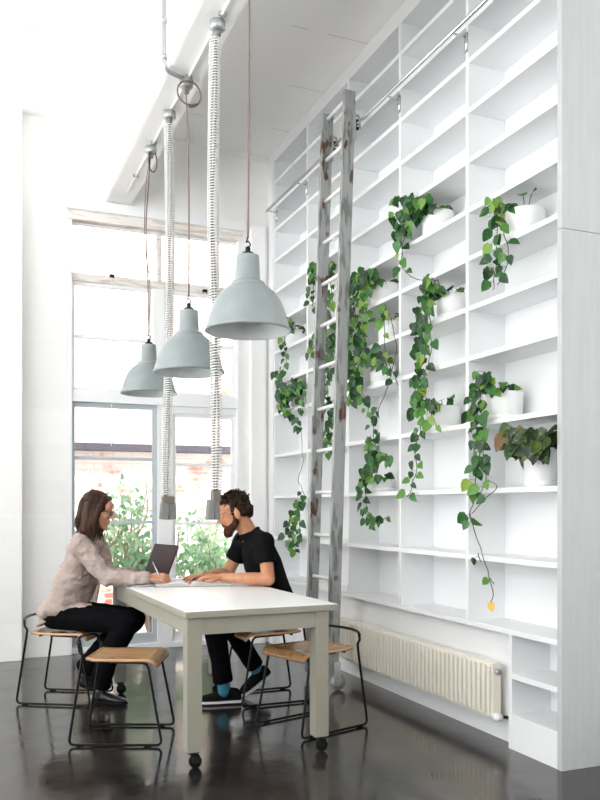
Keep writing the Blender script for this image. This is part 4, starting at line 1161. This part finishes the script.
bk = thing('open_book', 'large open book lying on the table between the two people', 'book', (1.37, 5.20, .77), math.radians(-12))
for s in (-1, 1):
    bm = bmesh.new(); N = 16; top_ = []; bt = []
    for i in range(N + 1):
        u = i / N; x = s * u * (.26 if s > 0 else .22)
        z = .010 + .022 * math.sin(min(1, u * 3.2) * PI / 2) * (1 - u * .8) - (.006 if u == 0 else 0)
        top_.append([bm.verts.new((x, y, z)) for y in (-.13, .13)]); bt.append([bm.verts.new((x, y, .004)) for y in (-.13, .13)])
    for i in range(N):
        f = bm.faces.new((top_[i][0], top_[i + 1][0], top_[i + 1][1], top_[i][1]))
        for q in ((bt[i][0], bt[i][1], bt[i + 1][1], bt[i + 1][0]), (top_[i][0], bt[i][0], bt[i + 1][0], top_[i + 1][0]), (top_[i][1], top_[i + 1][1], bt[i + 1][1], bt[i][1])):
            bm.faces.new(q).material_index = 1
    bm.faces.new((top_[N][0], bt[N][0], bt[N][1], top_[N][1])).material_index = 1
    bm.faces.new((top_[0][0], top_[0][1], bt[0][1], bt[0][0])).material_index = 1
    bmesh.ops.recalc_face_normals(bm, faces=bm.faces)
    o = link('page_block', bm, None, bk, False, mats=[M['paper'], M['paperedge']])
bx('cover', M['socket'], (-.225, .265, -.135, .135, .0005, .004), bk)

# ---------------------------------------------------------------- light
w = bpy.data.worlds.new('sky'); scn.world = w; w.use_nodes = True
bg = w.node_tree.nodes['Background']; bg.inputs['Color'].default_value = (.97, .985, 1, 1); bg.inputs['Strength'].default_value = 2.4
wn = w.node_tree; wtc = wn.nodes.new('ShaderNodeTexCoord'); wsp = wn.nodes.new('ShaderNodeSeparateXYZ'); wr_ = wn.nodes.new('ShaderNodeMapRange')
wr_.inputs['From Min'].default_value = -.15; wr_.inputs['From Max'].default_value = .05; wr_.inputs['To Min'].default_value = 4.8; wr_.inputs['To Max'].default_value = 3.0
wn.links.new(wtc.outputs['Generated'], wsp.inputs[0]); wn.links.new(wsp.outputs['Z'], wr_.inputs['Value']); wn.links.new(wr_.outputs[0], bg.inputs['Strength'])
sl = bpy.data.lights.new('sun', 'SUN'); sl.energy = 10; sl.angle = math.radians(3); sl.color = (1, .97, .92)
so = bpy.data.objects.new('sun', sl); COL.objects.link(so); so.rotation_euler = V((.08, .5, -.87)).to_track_quat('-Z', 'Y').to_euler()
so.location = (0, 0, 8)
vs = scn.view_settings
scn.display_settings.display_device = 'sRGB'
vs.view_transform = 'Standard'; vs.look = 'None'; vs.exposure = .58; vs.gamma = 1; vs.use_curve_mapping = False
scn.cycles.max_bounces = 12; scn.cycles.diffuse_bounces = 8; scn.cycles.transparent_max_bounces = 16
scn.cycles.caustics_reflective = False; scn.cycles.caustics_refractive = False
